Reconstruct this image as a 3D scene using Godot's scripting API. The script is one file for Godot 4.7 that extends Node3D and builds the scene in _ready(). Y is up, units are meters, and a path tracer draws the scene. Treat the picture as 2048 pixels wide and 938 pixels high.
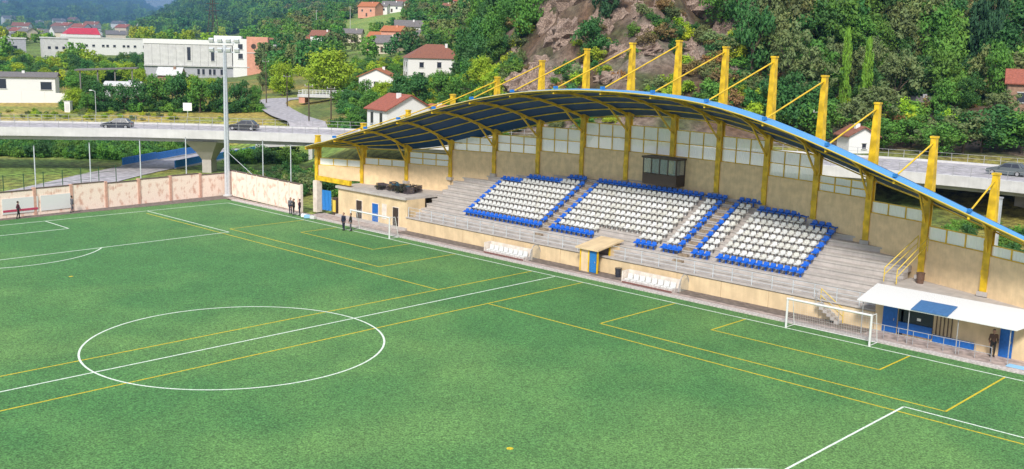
extends Node3D
# A football ground in a valley: artificial pitch, arched grandstand, highway viaduct, houses and wooded hills.
# Units are metres; x runs along the near touchline, z across the pitch (the stand is at negative z), y is up.

const TERRAIN_BEARINGS = [-0.8199, -0.487, -0.4157, -0.3681, -0.3443, -0.3253, -0.311, -0.273, -0.2016, -0.1303, -0.059, -0.0352, -0.0114, 0.0076, 0.0599, 0.1313, 0.2264, 0.3215, 0.4166, 0.487, 0.8446]
const TERRAIN_DISTANCES = [-100, 90, 105, 115, 122, 128, 135, 140, 145, 150, 155, 160, 165, 170, 176, 180, 186, 190, 195, 200, 210, 220, 230, 240, 260, 280, 300, 320, 360, 400, 450, 500, 575, 650, 725, 800, 850, 900, 950, 1000, 1075, 1150, 1300, 1600, 1900, 2250, 2600, 3200]
const TERRAIN_HEIGHTS = [
	[-0.1, -0.1, -0.1, -0.1, -0.1, -0.1, -0.1, -0.1, -0.1, -0.1, -0.1, -0.1, -0.1, -0.1, -0.1, -0.1, -0.1, -0.1, -0.1, -0.1, -0.1],
	[-0.18, -0.18, -0.18, -0.18, -0.18, -0.18, -0.18, -0.26, -0.26, -0.18, -0.1, -0.1, -0.1, -0.1, -0.1, -0.1, -0.1, -0.01, -0.1, -0.1, -0.1],
	[-0.19, -0.19, -0.19, -0.19, -0.19, -0.19, -0.19, -0.27, -0.27, -0.19, -0.1, -0.1, -0.1, -0.1, -0.1, -0.1, -0.1, 0.0, 0.38, 0.62, 0.62],
	[-0.19, -0.19, -0.19, -0.19, -0.19, -0.19, -0.19, -0.28, -0.28, -0.19, -0.1, -0.1, -0.1, -0.1, -0.1, -0.1, -0.1, 0.47, 0.86, 1.66, 1.66],
	[-0.19, -0.19, -0.19, -0.19, -0.19, -0.19, -0.19, -0.29, -0.29, -0.19, -0.1, -0.1, -0.1, -0.1, -0.1, -0.1, -0.1, 0.8, 2.0, 3.19, 3.19],
	[-0.2, -0.2, -0.2, -0.2, -0.2, -0.2, -0.2, -0.29, -0.29, -0.2, -0.1, -0.1, -0.1, -0.1, -0.1, -0.1, 0.82, 2.33, 3.5, 4.5, 4.5],
	[-0.2, -0.2, -0.2, -0.2, -0.2, -0.2, -0.2, -0.3, -0.3, -0.2, -0.1, -0.1, -0.1, 0.92, 1.55, 2.48, 2.95, 4.12, 5.15, 5.5, 5.5],
	[-0.2, -0.2, -0.2, -0.2, -0.2, -0.2, -0.2, -0.3, -0.3, -0.2, 0.93, 1.27, 1.6, 2.61, 3.2, 4.32, 4.48, 5.4, 5.68, 6.25, 6.25],
	[-0.28, -0.28, -0.28, -0.28, -0.28, -0.28, -0.28, -0.36, -0.33, 0.3, 1.97, 2.63, 3.3, 4.31, 4.85, 6.16, 6.0, 5.6, 5.88, 7.0, 7.0],
	[-0.36, -0.36, -0.36, -0.36, -0.36, -0.36, -0.36, -0.42, -0.36, 0.8, 3.0, 4.0, 5.0, 6.0, 6.5, 8.0, 8.0, 5.8, 6.88, 9.25, 9.25],
	[-0.43, -0.43, -0.43, -0.43, -0.43, -0.43, -0.43, -0.49, -0.38, 2.02, 4.0, 4.75, 6.0, 7.25, 8.33, 10.33, 10.0, 7.4, 9.06, 11.5, 11.5],
	[-0.51, -0.51, -0.51, -0.51, -0.51, -0.51, -0.51, -0.55, -0.41, 3.72, 5.0, 5.5, 7.0, 8.5, 10.17, 12.67, 12.33, 9.0, 10.21, 12.0, 12.0],
	[-0.59, -0.59, -0.59, -0.59, -0.59, -0.59, -0.59, -0.61, -0.44, 4.55, 5.4, 6.25, 8.0, 9.75, 12.0, 15.0, 14.67, 11.0, 11.11, 12.5, 12.5],
	[-0.67, -0.67, -0.67, -0.67, -0.67, -0.67, -0.67, -0.67, -0.47, 4.8, 5.8, 7.0, 9.0, 11.0, 15.33, 18.0, 17.0, 13.0, 12.0, 13.0, 13.0],
	[-0.65, -0.65, -0.65, -0.65, -0.66, -0.66, -0.66, -0.67, -0.5, 5.1, 6.24, 8.2, 11.1, 13.4, 19.33, 21.6, 20.3, 15.4, 12.9, 14.0, 14.0],
	[-0.6, -0.6, -0.6, -0.6, -0.61, -0.61, -0.61, -0.63, 1.38, 5.3, 6.53, 9.0, 12.5, 15.0, 22.0, 24.0, 22.5, 17.0, 13.5, 14.67, 14.67],
	[1.2, 1.2, 1.3, 1.2, 1.07, 1.07, 1.07, 0.15, 4.2, 5.6, 6.97, 10.2, 14.6, 17.4, 25.6, 27.6, 25.8, 20.0, 16.5, 17.15, 17.15],
	[2.4, 2.4, 2.57, 2.4, 2.4, 2.4, 2.4, 1.64, 4.25, 5.8, 7.27, 11.0, 16.0, 19.0, 28.0, 30.0, 28.0, 22.0, 18.5, 19.31, 19.31],
	[3.02, 3.01, 3.2, 3.31, 3.42, 3.42, 3.42, 3.5, 4.31, 6.05, 7.63, 11.88, 17.75, 21.25, 31.0, 33.0, 30.5, 24.5, 21.0, 22.0, 22.0],
	[3.05, 3.02, 3.21, 3.34, 3.46, 3.46, 3.46, 3.54, 4.37, 6.3, 8.0, 12.75, 19.5, 23.5, 33.33, 35.33, 33.0, 27.0, 24.0, 25.0, 25.0],
	[3.11, 3.05, 3.23, 3.4, 3.55, 3.55, 3.55, 3.62, 4.49, 6.8, 8.25, 14.5, 23.0, 28.0, 38.0, 40.0, 38.0, 32.5, 30.0, 31.0, 31.0],
	[3.16, 3.08, 3.24, 3.46, 3.64, 3.64, 3.64, 3.69, 4.61, 7.3, 8.5, 16.25, 26.5, 32.0, 41.6, 44.0, 42.0, 38.0, 36.0, 36.5, 36.5],
	[3.22, 3.11, 3.26, 3.52, 3.73, 3.73, 3.73, 3.77, 4.74, 7.8, 8.75, 18.0, 30.0, 36.0, 45.2, 48.0, 46.0, 42.25, 42.0, 42.0, 42.0],
	[3.28, 3.14, 3.27, 3.58, 3.82, 3.82, 3.82, 3.85, 4.86, 8.3, 9.0, 19.33, 32.33, 39.33, 48.8, 52.0, 50.0, 46.5, 46.33, 46.33, 46.33],
	[3.4, 3.2, 3.3, 3.7, 4.0, 4.0, 4.0, 4.0, 5.1, 9.13, 9.4, 22.0, 37.0, 46.0, 56.0, 60.0, 58.0, 55.0, 55.0, 55.0, 55.0],
	[3.77, 3.46, 3.54, 3.91, 4.21, 4.23, 4.24, 4.3, 6.07, 9.97, 9.8, 23.67, 40.67, 50.0, 60.67, 65.0, 63.67, 60.67, 61.67, 61.67, 61.67],
	[4.14, 3.71, 3.79, 4.13, 4.43, 4.46, 4.49, 4.6, 7.03, 10.8, 11.9, 25.33, 44.33, 54.0, 65.33, 70.0, 69.33, 66.33, 68.33, 68.33, 68.33],
	[4.51, 3.97, 4.03, 4.34, 4.64, 4.69, 4.73, 4.9, 8.0, 11.76, 14.0, 27.0, 48.0, 58.0, 70.0, 75.0, 75.0, 72.0, 75.0, 75.0, 75.0],
	[5.26, 4.49, 4.51, 4.77, 5.07, 5.14, 5.21, 5.5, 10.0, 13.68, 18.0, 29.0, 50.67, 61.78, 74.44, 79.44, 79.44, 77.11, 79.44, 79.44, 79.44],
	[6.0, 5.0, 5.0, 5.2, 5.5, 5.6, 5.7, 6.0, 12.0, 15.6, 22.0, 31.0, 53.33, 65.56, 78.89, 83.89, 83.89, 82.22, 83.89, 83.89, 83.89],
	[8.0, 7.0, 7.25, 7.25, 7.25, 7.3, 7.35, 7.5, 14.5, 18.3, 27.0, 34.5, 56.67, 70.28, 84.44, 89.44, 89.44, 88.61, 89.44, 89.44, 89.44],
	[10.0, 9.0, 9.5, 9.3, 9.0, 9.0, 9.0, 9.0, 17.0, 21.0, 32.0, 38.0, 60.0, 75.0, 90.0, 95.0, 95.0, 95.0, 95.0, 95.0, 95.0],
	[12.0, 10.5, 11.25, 11.4, 11.5, 11.5, 11.65, 12.0, 21.5, 27.5, 38.5, 44.0, 65.62, 79.69, 91.94, 96.81, 96.81, 96.81, 96.81, 96.81, 96.81],
	[14.0, 12.0, 13.0, 13.5, 14.0, 14.0, 14.3, 15.0, 26.0, 34.0, 45.0, 50.0, 71.25, 84.38, 93.89, 98.61, 98.61, 98.61, 98.61, 98.61, 98.61],
	[16.4, 13.5, 14.5, 14.85, 15.8, 17.0, 17.65, 19.5, 33.0, 41.0, 53.1, 59.0, 76.88, 89.06, 95.83, 100.42, 100.42, 100.42, 100.42, 100.42, 100.42],
	[18.8, 15.0, 16.0, 16.2, 17.6, 20.0, 21.0, 24.0, 40.0, 48.0, 61.2, 68.0, 82.5, 93.75, 97.78, 102.22, 102.22, 102.22, 102.22, 102.22, 102.22],
	[20.4, 16.0, 17.0, 17.1, 18.8, 22.5, 27.0, 33.0, 47.0, 53.0, 66.6, 74.0, 86.25, 96.88, 99.07, 103.43, 103.43, 103.43, 103.43, 103.43, 103.43],
	[22.0, 17.0, 18.0, 18.0, 20.0, 25.0, 33.0, 42.0, 54.0, 58.0, 72.0, 80.0, 90.0, 100.0, 100.37, 104.63, 104.63, 104.63, 104.63, 104.63, 104.63],
	[24.25, 18.25, 19.12, 19.0, 22.0, 29.5, 40.0, 51.0, 61.0, 62.0, 76.75, 84.38, 91.52, 101.3, 101.67, 105.83, 105.83, 105.83, 105.83, 105.83, 105.83],
	[26.5, 19.5, 20.25, 20.0, 24.0, 34.0, 47.0, 60.0, 68.0, 66.0, 81.5, 88.75, 93.04, 102.61, 102.96, 107.04, 107.04, 107.04, 107.04, 107.04, 107.04],
	[29.88, 21.38, 21.94, 21.5, 25.0, 36.0, 51.0, 70.0, 76.0, 72.0, 88.62, 95.31, 95.33, 104.57, 104.91, 108.84, 108.84, 108.84, 108.84, 108.84, 108.84],
	[33.25, 23.25, 23.62, 23.0, 26.0, 38.0, 55.0, 80.0, 84.0, 78.0, 95.75, 101.88, 97.61, 106.52, 106.85, 110.65, 110.65, 110.65, 110.65, 110.65, 110.65],
	[40.0, 27.0, 27.0, 26.0, 28.0, 38.0, 58.0, 95.0, 100.0, 90.0, 110.0, 115.0, 102.17, 110.43, 110.74, 114.26, 114.26, 114.26, 114.26, 114.26, 114.26],
	[65.0, 49.5, 46.5, 42.0, 34.0, 41.0, 62.0, 107.5, 115.0, 105.0, 117.89, 122.11, 111.3, 118.26, 118.52, 121.48, 121.48, 121.48, 121.48, 121.48, 121.48],
	[90.0, 72.0, 66.0, 58.0, 40.0, 44.0, 66.0, 120.0, 130.0, 120.0, 125.79, 129.21, 120.43, 126.09, 126.3, 128.7, 128.7, 128.7, 128.7, 128.7, 128.7],
	[130.0, 111.0, 100.5, 85.0, 55.0, 55.0, 78.0, 125.0, 135.38, 128.08, 135.0, 137.5, 131.09, 135.22, 135.37, 137.13, 137.13, 137.13, 137.13, 137.13, 137.13],
	[170.0, 150.0, 135.0, 112.0, 70.0, 66.0, 90.0, 130.0, 140.77, 136.15, 144.21, 145.79, 141.74, 144.35, 144.44, 145.56, 145.56, 145.56, 145.56, 145.56, 145.56],
	[210.0, 190.0, 170.0, 120.0, 72.0, 66.0, 90.0, 130.0, 150.0, 150.0, 160.0, 160.0, 160.0, 160.0, 160.0, 160.0, 160.0, 160.0, 160.0, 160.0, 160.0]
]
const VALLEY_TREES = [[-157.8, -30.0, 5.1, 5.1, 2], [-152.9, -30.4, 4.5, 4.0, 0], [-154.7, -34.4, 6.7, 6.2, 1], [-150.4, -37.1, 6.1, 5.6, 1], [-146.8, -39.1, 7.1, 6.1, 1], [-146.2, -42.5, 8.2, 7.2, 0], [-142.3, -44.8, 8.7, 7.7, 1], [-138.4, -47.1, 8.1, 6.6, 0], [-137.6, -50.7, 7.7, 6.2, 1], [-133.4, -53.3, 7.2, 6.1, 1], [-133.8, -57.2, 6.0, 4.1, 0], [-226.7, -69.8, 4.8, 5.5, 2], [-232.4, -78.4, 7.8, 7.1, 2], [-220.3, -76.0, 6.2, 5.5, 2], [-234.5, -76.5, 6.4, 5.7, 0], [-176.2, -61.7, 6.5, 5.4, 0], [-172.8, -65.0, 6.5, 5.9, 2], [-167.9, -66.8, 5.9, 5.3, 2], [-167.7, -86.8, 9.0, 6.9, 2], [-202.7, -107.2, 7.8, 7.1, 0], [-187.1, -93.7, 6.0, 4.0, 4], [-141.5, -81.2, 11.9, 13.7, 2]]
const GARDEN_TREES = [[-146.4, -105.3, 5.0, 5.0, 0], [-98.4, -66.3, 7.0, 6.5, 1], [-92.1, -65.3, 7.0, 7.5, 1], [-93.0, -71.6, 6.5, 6.5, 0], [-83.3, -67.0, 6.0, 6.0, 0], [-97.0, -83.2, 10.0, 8.0, 1], [-79.2, -68.9, 6.0, 6.0, 2], [-103.8, -96.2, 10.0, 8.0, 1], [-105.6, -101.6, 10.0, 8.0, 0], [-105.1, -106.3, 9.0, 8.0, 1], [-104.4, -67.6, 5.0, 6.0, 2], [-115.8, -70.7, 5.0, 6.0, 0], [-95.6, -57.5, 4.5, 6.0, 0], [-86.6, -45.9, 3.5, 5.0, 0]]
const SLOPE_TREES = [[-57.8, -77.6, 14.0, 7.0, 3], [-32.3, -81.9, 13.0, 8.0, 1], [-33.5, -88.2, 14.0, 7.0, 4], [-24.7, -81.3, 11.0, 8.0, 4], [-21.3, -81.3, 10.0, 9.0, 4], [-22.8, -90.2, 9.0, 8.0, 4], [-18.8, -86.5, 13.0, 2.6, 5], [-15.4, -86.7, 13.0, 2.8, 5], [-18.4, -95.8, 10.0, 9.0, 4], [-13.9, -94.1, 10.0, 10.0, 4], [-12.6, -77.4, 7.0, 9.0, 4], [-12.7, -84.9, 7.5, 9.0, 4], [-13.3, -103.5, 9.0, 7.0, 1], [-7.9, -97.0, 6.5, 6.0, 0], [-9.4, -118.8, 22.0, 6.0, 3], [-12.7, -121.4, 15.0, 8.0, 3], [-3.3, -106.0, 11.0, 5.5, 0], [-9.3, -132.3, 13.0, 11.0, 1], [-15.3, -73.6, 7.0, 8.0, 0], [-18.5, -73.6, 8.0, 8.0, 1], [-21.8, -73.6, 8.0, 8.0, 1], [-5.5, -81.4, 5.0, 8.0, 0], [1.7, -81.3, 6.0, 9.0, 4], [3.5, -83.1, 6.0, 10.0, 1], [5.8, -85.3, 6.5, 10.0, 1], [8.1, -84.7, 6.0, 9.0, 0], [0.4, -77.1, 5.0, 7.0, 0], [-1.7, -78.0, 4.0, 6.0, 4], [-7.5, -76.7, 5.0, 7.0, 0], [2.1, -93.6, 5.5, 7.0, 4], [-38.4, -86.9, 12.0, 8.0, 1], [-44.1, -90.8, 10.0, 8.0, 0], [-51.8, -95.8, 9.0, 8.0, 4], [-58.1, -96.2, 9.0, 8.0, 0], [-76.8, -86.7, 8.0, 7.0, 1], [-85.1, -91.7, 8.0, 8.0, 0], [-55.5, -70.4, 7.0, 7.0, 1], [-47.8, -102.5, 11.0, 9.0, 4], [-33.2, -100.3, 12.0, 9.0, 4], [-34.4, -109.5, 12.0, 10.0, 4], [-26.2, -103.3, 10.0, 9.0, 0], [-38.8, -101.4, 12.0, 10.0, 4], [-21.9, -113.0, 11.0, 10.0, 4], [-21.8, -120.6, 12.0, 10.0, 4], [-20.1, -129.5, 11.0, 9.0, 1], [-29.3, -118.4, 12.0, 10.0, 4]]


# grandstand: columns along a shallow arc, heights of the roof at the columns and along the straight front edge
const COLUMN_X = [-40.2, -35.05, -29.9, -24.75, -19.6, -14.45, -9.3, -4.15, 1.0, 6.08, 11.16, 16.24, 21.32, 26.4, 31.48, 36.56]
const SOFFIT_Y = [7.2, 7.3, 7.5, 8.4, 9.9, 11.25, 12.12, 12.64, 12.8, 12.6, 11.7, 10.7, 9.5, 8.55, 7.45, 6.6]
const MAST_Y = [8.3, 9.9, 11.6, 13.5, 15.5, 17.3, 18.55, 19.2, 19.5, 19.05, 18.35, 17.0, 15.2, 13.15, 11.2, 9.4]
const FRONT_X = [-41.0, -39.3, -32.2, -24.2, -17.0, -10.4, -4.4, 1.1, 6.1, 10.8, 15.2, 19.4, 23.2, 26.9, 30.3, 33.5, 37.0]
const FRONT_Y = [7.15, 7.5, 9.2, 11.2, 13.04, 14.35, 15.04, 15.26, 15.19, 14.83, 14.02, 12.91, 11.71, 10.49, 9.34, 8.25, 7.2]
const WALL_TOP = [5.1, 5.5, 5.95, 7.8, 8.05, 8.45, 9.22, 9.24, 9.26, 9.3, 8.65, 8.05, 7.05, 5.9, 5.75]
const PANE_TOP = [5.9, 6.25, 7.25, 9.3, 9.75, 10.9, 11.65, 11.72, 11.65, 11.5, 10.8, 9.3, 7.95, 6.9, 6.5]
const ROOF_FRONT = -3.5

var M := {}
var taken := {}
var rng := RandomNumberGenerator.new()
var rough_noise := FastNoiseLite.new()


# ------------------------------------------------------------------ mesh builder
class Shape:
	var v := PackedVector3Array()
	var n := PackedVector3Array()
	var c := PackedColorArray()
	var tint := Color(1, 1, 1)

	func tri(a: Vector3, b: Vector3, d: Vector3) -> void:
		var nn := (b - a).cross(d - a).normalized()
		v.append(a); v.append(d); v.append(b)
		n.append(nn); n.append(nn); n.append(nn)
		c.append(tint); c.append(tint); c.append(tint)

	func tri_n(a: Vector3, b: Vector3, d: Vector3, na: Vector3, nb: Vector3, nd: Vector3) -> void:
		v.append(a); v.append(d); v.append(b)
		n.append(na); n.append(nd); n.append(nb)
		c.append(tint); c.append(tint); c.append(tint)

	func quad(a: Vector3, b: Vector3, d: Vector3, e: Vector3) -> void:
		tri(a, b, d); tri(a, d, e)

	func hexa(p: Array) -> void:   # 0-3 bottom ring, 4-7 top ring, anticlockwise from above
		quad(p[3], p[2], p[1], p[0]); quad(p[4], p[5], p[6], p[7])
		for i in 4:
			var j := (i + 1) % 4
			quad(p[i], p[j], p[4 + j], p[4 + i])

	func box(at: Vector3, size: Vector3, basis := Basis()) -> void:
		var h := size * 0.5
		var p := []
		for y in [-h.y, h.y]:
			for q in [Vector2(-h.x, h.z), Vector2(h.x, h.z), Vector2(h.x, -h.z), Vector2(-h.x, -h.z)]:
				p.append(at + basis * Vector3(q.x, y, q.y))
		hexa(p)

	func bar(a: Vector3, b: Vector3, w: float, h: float) -> void:   # straight bar of rectangular section from a to b
		var d := (b - a)
		var z := d.normalized()
		var up := Vector3.UP if absf(z.y) < 0.95 else Vector3.BACK
		var x := up.cross(z).normalized()
		var y := z.cross(x)
		box((a + b) * 0.5, Vector3(w, h, d.length()), Basis(x, y, z))

	func tube(a: Vector3, b: Vector3, r0: float, r1: float, seg := 6, caps := true) -> void:
		var z := (b - a).normalized()
		var up := Vector3.UP if absf(z.y) < 0.95 else Vector3.BACK
		var x := up.cross(z).normalized()
		var y := z.cross(x)
		for i in seg:
			var t0 := TAU * i / seg
			var t1 := TAU * (i + 1) / seg
			var d0 := x * cos(t0) + y * sin(t0)
			var d1 := x * cos(t1) + y * sin(t1)
			tri_n(a + d0 * r0, a + d1 * r0, b + d1 * r1, d0, d1, d1)
			tri_n(a + d0 * r0, b + d1 * r1, b + d0 * r1, d0, d1, d0)
			if caps:
				tri(b, b + d0 * r1, b + d1 * r1); tri(a, a + d1 * r0, a + d0 * r0)

	func path(points: Array, r: float, seg := 6) -> void:
		for i in points.size() - 1:
			tube(points[i], points[i + 1], r, r, seg)

	func prism(poly: PackedVector2Array, y0: float, y1: float) -> void:   # poly in (x, z)
		var p := poly
		if Geometry2D.is_polygon_clockwise(p):
			p.reverse()
		var idx := Geometry2D.triangulate_polygon(p)
		for i in range(0, idx.size(), 3):
			var a := p[idx[i]]; var b := p[idx[i + 1]]; var d := p[idx[i + 2]]
			if (b - a).cross(d - a) > 0.0:
				var s := b; b = d; d = s
			tri(Vector3(a.x, y1, a.y), Vector3(b.x, y1, b.y), Vector3(d.x, y1, d.y))
			tri(Vector3(a.x, y0, a.y), Vector3(d.x, y0, d.y), Vector3(b.x, y0, b.y))
		for i in p.size():
			var a := p[i]; var b := p[(i + 1) % p.size()]
			var out := Vector2((b - a).y, -(b - a).x)
			if Geometry2D.is_polygon_clockwise(p):
				out = -out
			var q := [Vector3(a.x, y0, a.y), Vector3(b.x, y0, b.y), Vector3(b.x, y1, b.y), Vector3(a.x, y1, a.y)]
			var nn: Vector3 = (q[1] - q[0]).cross(q[2] - q[0])
			if nn.x * out.x + nn.z * out.y > 0.0:
				quad(q[0], q[1], q[2], q[3])
			else:
				quad(q[1], q[0], q[3], q[2])

	func ball(at: Vector3, r: Vector3, seg := 8, rings := 5) -> void:
		for i in rings:
			var a0 := PI * i / rings - PI / 2
			var a1 := PI * (i + 1) / rings - PI / 2
			for j in seg:
				var b0 := TAU * j / seg
				var b1 := TAU * (j + 1) / seg
				var p := []
				for q in [[a0, b0], [a0, b1], [a1, b1], [a1, b0]]:
					p.append(Vector3(cos(q[0]) * sin(q[1]), sin(q[0]), cos(q[0]) * cos(q[1])))
				tri_n(at + p[0] * r, at + p[1] * r, at + p[2] * r, p[0], p[1], p[2])
				tri_n(at + p[0] * r, at + p[2] * r, at + p[3] * r, p[0], p[2], p[3])

	func mesh() -> ArrayMesh:
		var arrays := []
		arrays.resize(Mesh.ARRAY_MAX)
		arrays[Mesh.ARRAY_VERTEX] = v
		arrays[Mesh.ARRAY_NORMAL] = n
		arrays[Mesh.ARRAY_COLOR] = c
		var m := ArrayMesh.new()
		m.add_surface_from_arrays(Mesh.PRIMITIVE_TRIANGLES, arrays)
		return m


# ------------------------------------------------------------------ scene helpers
func numbered(called: String) -> String:
	taken[called] = taken.get(called, -1) + 1
	return called if taken[called] == 0 else "%s_%03d" % [called, taken[called]]

func tag(o: Node3D, label: String, category := "", group := "", kind := "") -> Node3D:
	if label: o.set_meta("label", label)
	if category: o.set_meta("category", category)
	if group: o.set_meta("group", group)
	if kind: o.set_meta("kind", kind)
	return o

func thing(called: String, label: String, category: String, at := Vector3.ZERO, turn := 0.0, group := "") -> Node3D:
	var o := Node3D.new()
	o.name = numbered(called)
	add_child(o)
	o.position = at
	o.rotation.y = turn
	tag(o, label, category, group)
	return o

func part(parent: Node3D, called: String, shape, mat: Material, at := Vector3.ZERO, turn := 0.0) -> MeshInstance3D:
	var o := MeshInstance3D.new()
	o.name = called if parent != self else numbered(called)
	o.mesh = shape.mesh() if shape is Shape else shape
	o.material_override = mat
	o.cast_shadow = GeometryInstance3D.SHADOW_CASTING_SETTING_ON
	parent.add_child(o, true)
	o.position = at
	o.rotation.y = turn
	return o

func holder(parent: Node3D, called: String) -> Node3D:
	var o := Node3D.new()
	o.name = called
	parent.add_child(o, true)
	return o

func structure(called: String, shape, mat: Material) -> MeshInstance3D:
	var o := part(self, called, shape, mat)
	o.set_meta("kind", "structure")
	return o

func boxed(at: Vector3, size: Vector3, basis := Basis()) -> Shape:
	var s := Shape.new()
	s.box(at, size, basis)
	return s

func rod(a: Vector3, b: Vector3, r0: float, r1: float, seg := 6) -> Shape:
	var s := Shape.new()
	s.tube(a, b, r0, r1, seg)
	return s

func lookup(xs: Array, ys: Array, x: float) -> float:
	var i := 0
	while i < xs.size() - 2 and x > xs[i + 1]:
		i += 1
	var t: float = clampf((x - xs[i]) / (xs[i + 1] - xs[i]), 0.0, 1.0)
	var p0: float = ys[maxi(i - 1, 0)]
	var p1: float = ys[i]
	var p2: float = ys[i + 1]
	var p3: float = ys[mini(i + 2, ys.size() - 1)]
	return cubic_interpolate(p1, p2, p0, p3, t)


# ------------------------------------------------------------------ textures and materials
func noise_bytes(freq: float, octaves: int, seed_: int, size := 512, type := FastNoiseLite.TYPE_SIMPLEX_SMOOTH) -> PackedByteArray:
	var f := FastNoiseLite.new()
	f.noise_type = type
	f.frequency = freq
	f.fractal_octaves = octaves
	f.seed = seed_
	var im := f.get_seamless_image(size, size, false, false, 0.15, true)
	im.convert(Image.FORMAT_L8)
	return im.get_data()

func texture_of(bytes: PackedByteArray, low: float, high: float, lo_in := 60.0, hi_in := 195.0, size := 512) -> ImageTexture:
	var out := PackedByteArray()
	out.resize(bytes.size())
	for i in bytes.size():
		out[i] = int(255.0 * lerpf(low, high, clampf((bytes[i] - lo_in) / (hi_in - lo_in), 0.0, 1.0)))
	var im := Image.create_from_data(size, size, false, Image.FORMAT_L8, out)
	im.generate_mipmaps()
	return ImageTexture.create_from_image(im)

func two_tone(bytes: PackedByteArray, a: Color, b: Color, lo_in: float, hi_in: float, grain: PackedByteArray, amount: float, size := 512) -> ImageTexture:
	var out := PackedByteArray()
	out.resize(bytes.size() * 3)
	for i in bytes.size():
		var t := clampf((bytes[i] - lo_in) / (hi_in - lo_in), 0.0, 1.0)
		var g := 1.0 + amount * (grain[i] - 128.0) / 128.0
		out[i * 3] = int(clampf(255.0 * lerpf(a.r, b.r, t) * g, 0, 255))
		out[i * 3 + 1] = int(clampf(255.0 * lerpf(a.g, b.g, t) * g, 0, 255))
		out[i * 3 + 2] = int(clampf(255.0 * lerpf(a.b, b.b, t) * g, 0, 255))
	var im := Image.create_from_data(size, size, false, Image.FORMAT_RGB8, out)
	im.generate_mipmaps()
	return ImageTexture.create_from_image(im)

func lin(r: float, g: float, b: float) -> Color:
	return Color(r, g, b).linear_to_srgb()

func mat(color: Color, rough := 0.8, tex: Texture2D = null, metres := 4.0, metal := 0.0) -> StandardMaterial3D:
	var m := StandardMaterial3D.new()
	m.albedo_color = color
	m.roughness = rough
	m.metallic = metal
	if tex:
		m.albedo_texture = tex
		m.uv1_triplanar = true
		m.uv1_world_triplanar = true
		m.uv1_scale = Vector3.ONE / metres
	return m

func tinted(rough := 0.8, tex: Texture2D = null, metres := 4.0, color := Color(1, 1, 1)) -> StandardMaterial3D:
	var m := mat(color, rough, tex, metres)
	m.vertex_color_use_as_albedo = true
	return m

func leafy(r: float, g: float, b: float) -> StandardMaterial3D:
	var m := mat(lin(r, g, b), 0.75)
	m.vertex_color_use_as_albedo = true
	m.backlight_enabled = true
	m.backlight = Color(0.62, 0.62, 0.45)
	return m

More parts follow.
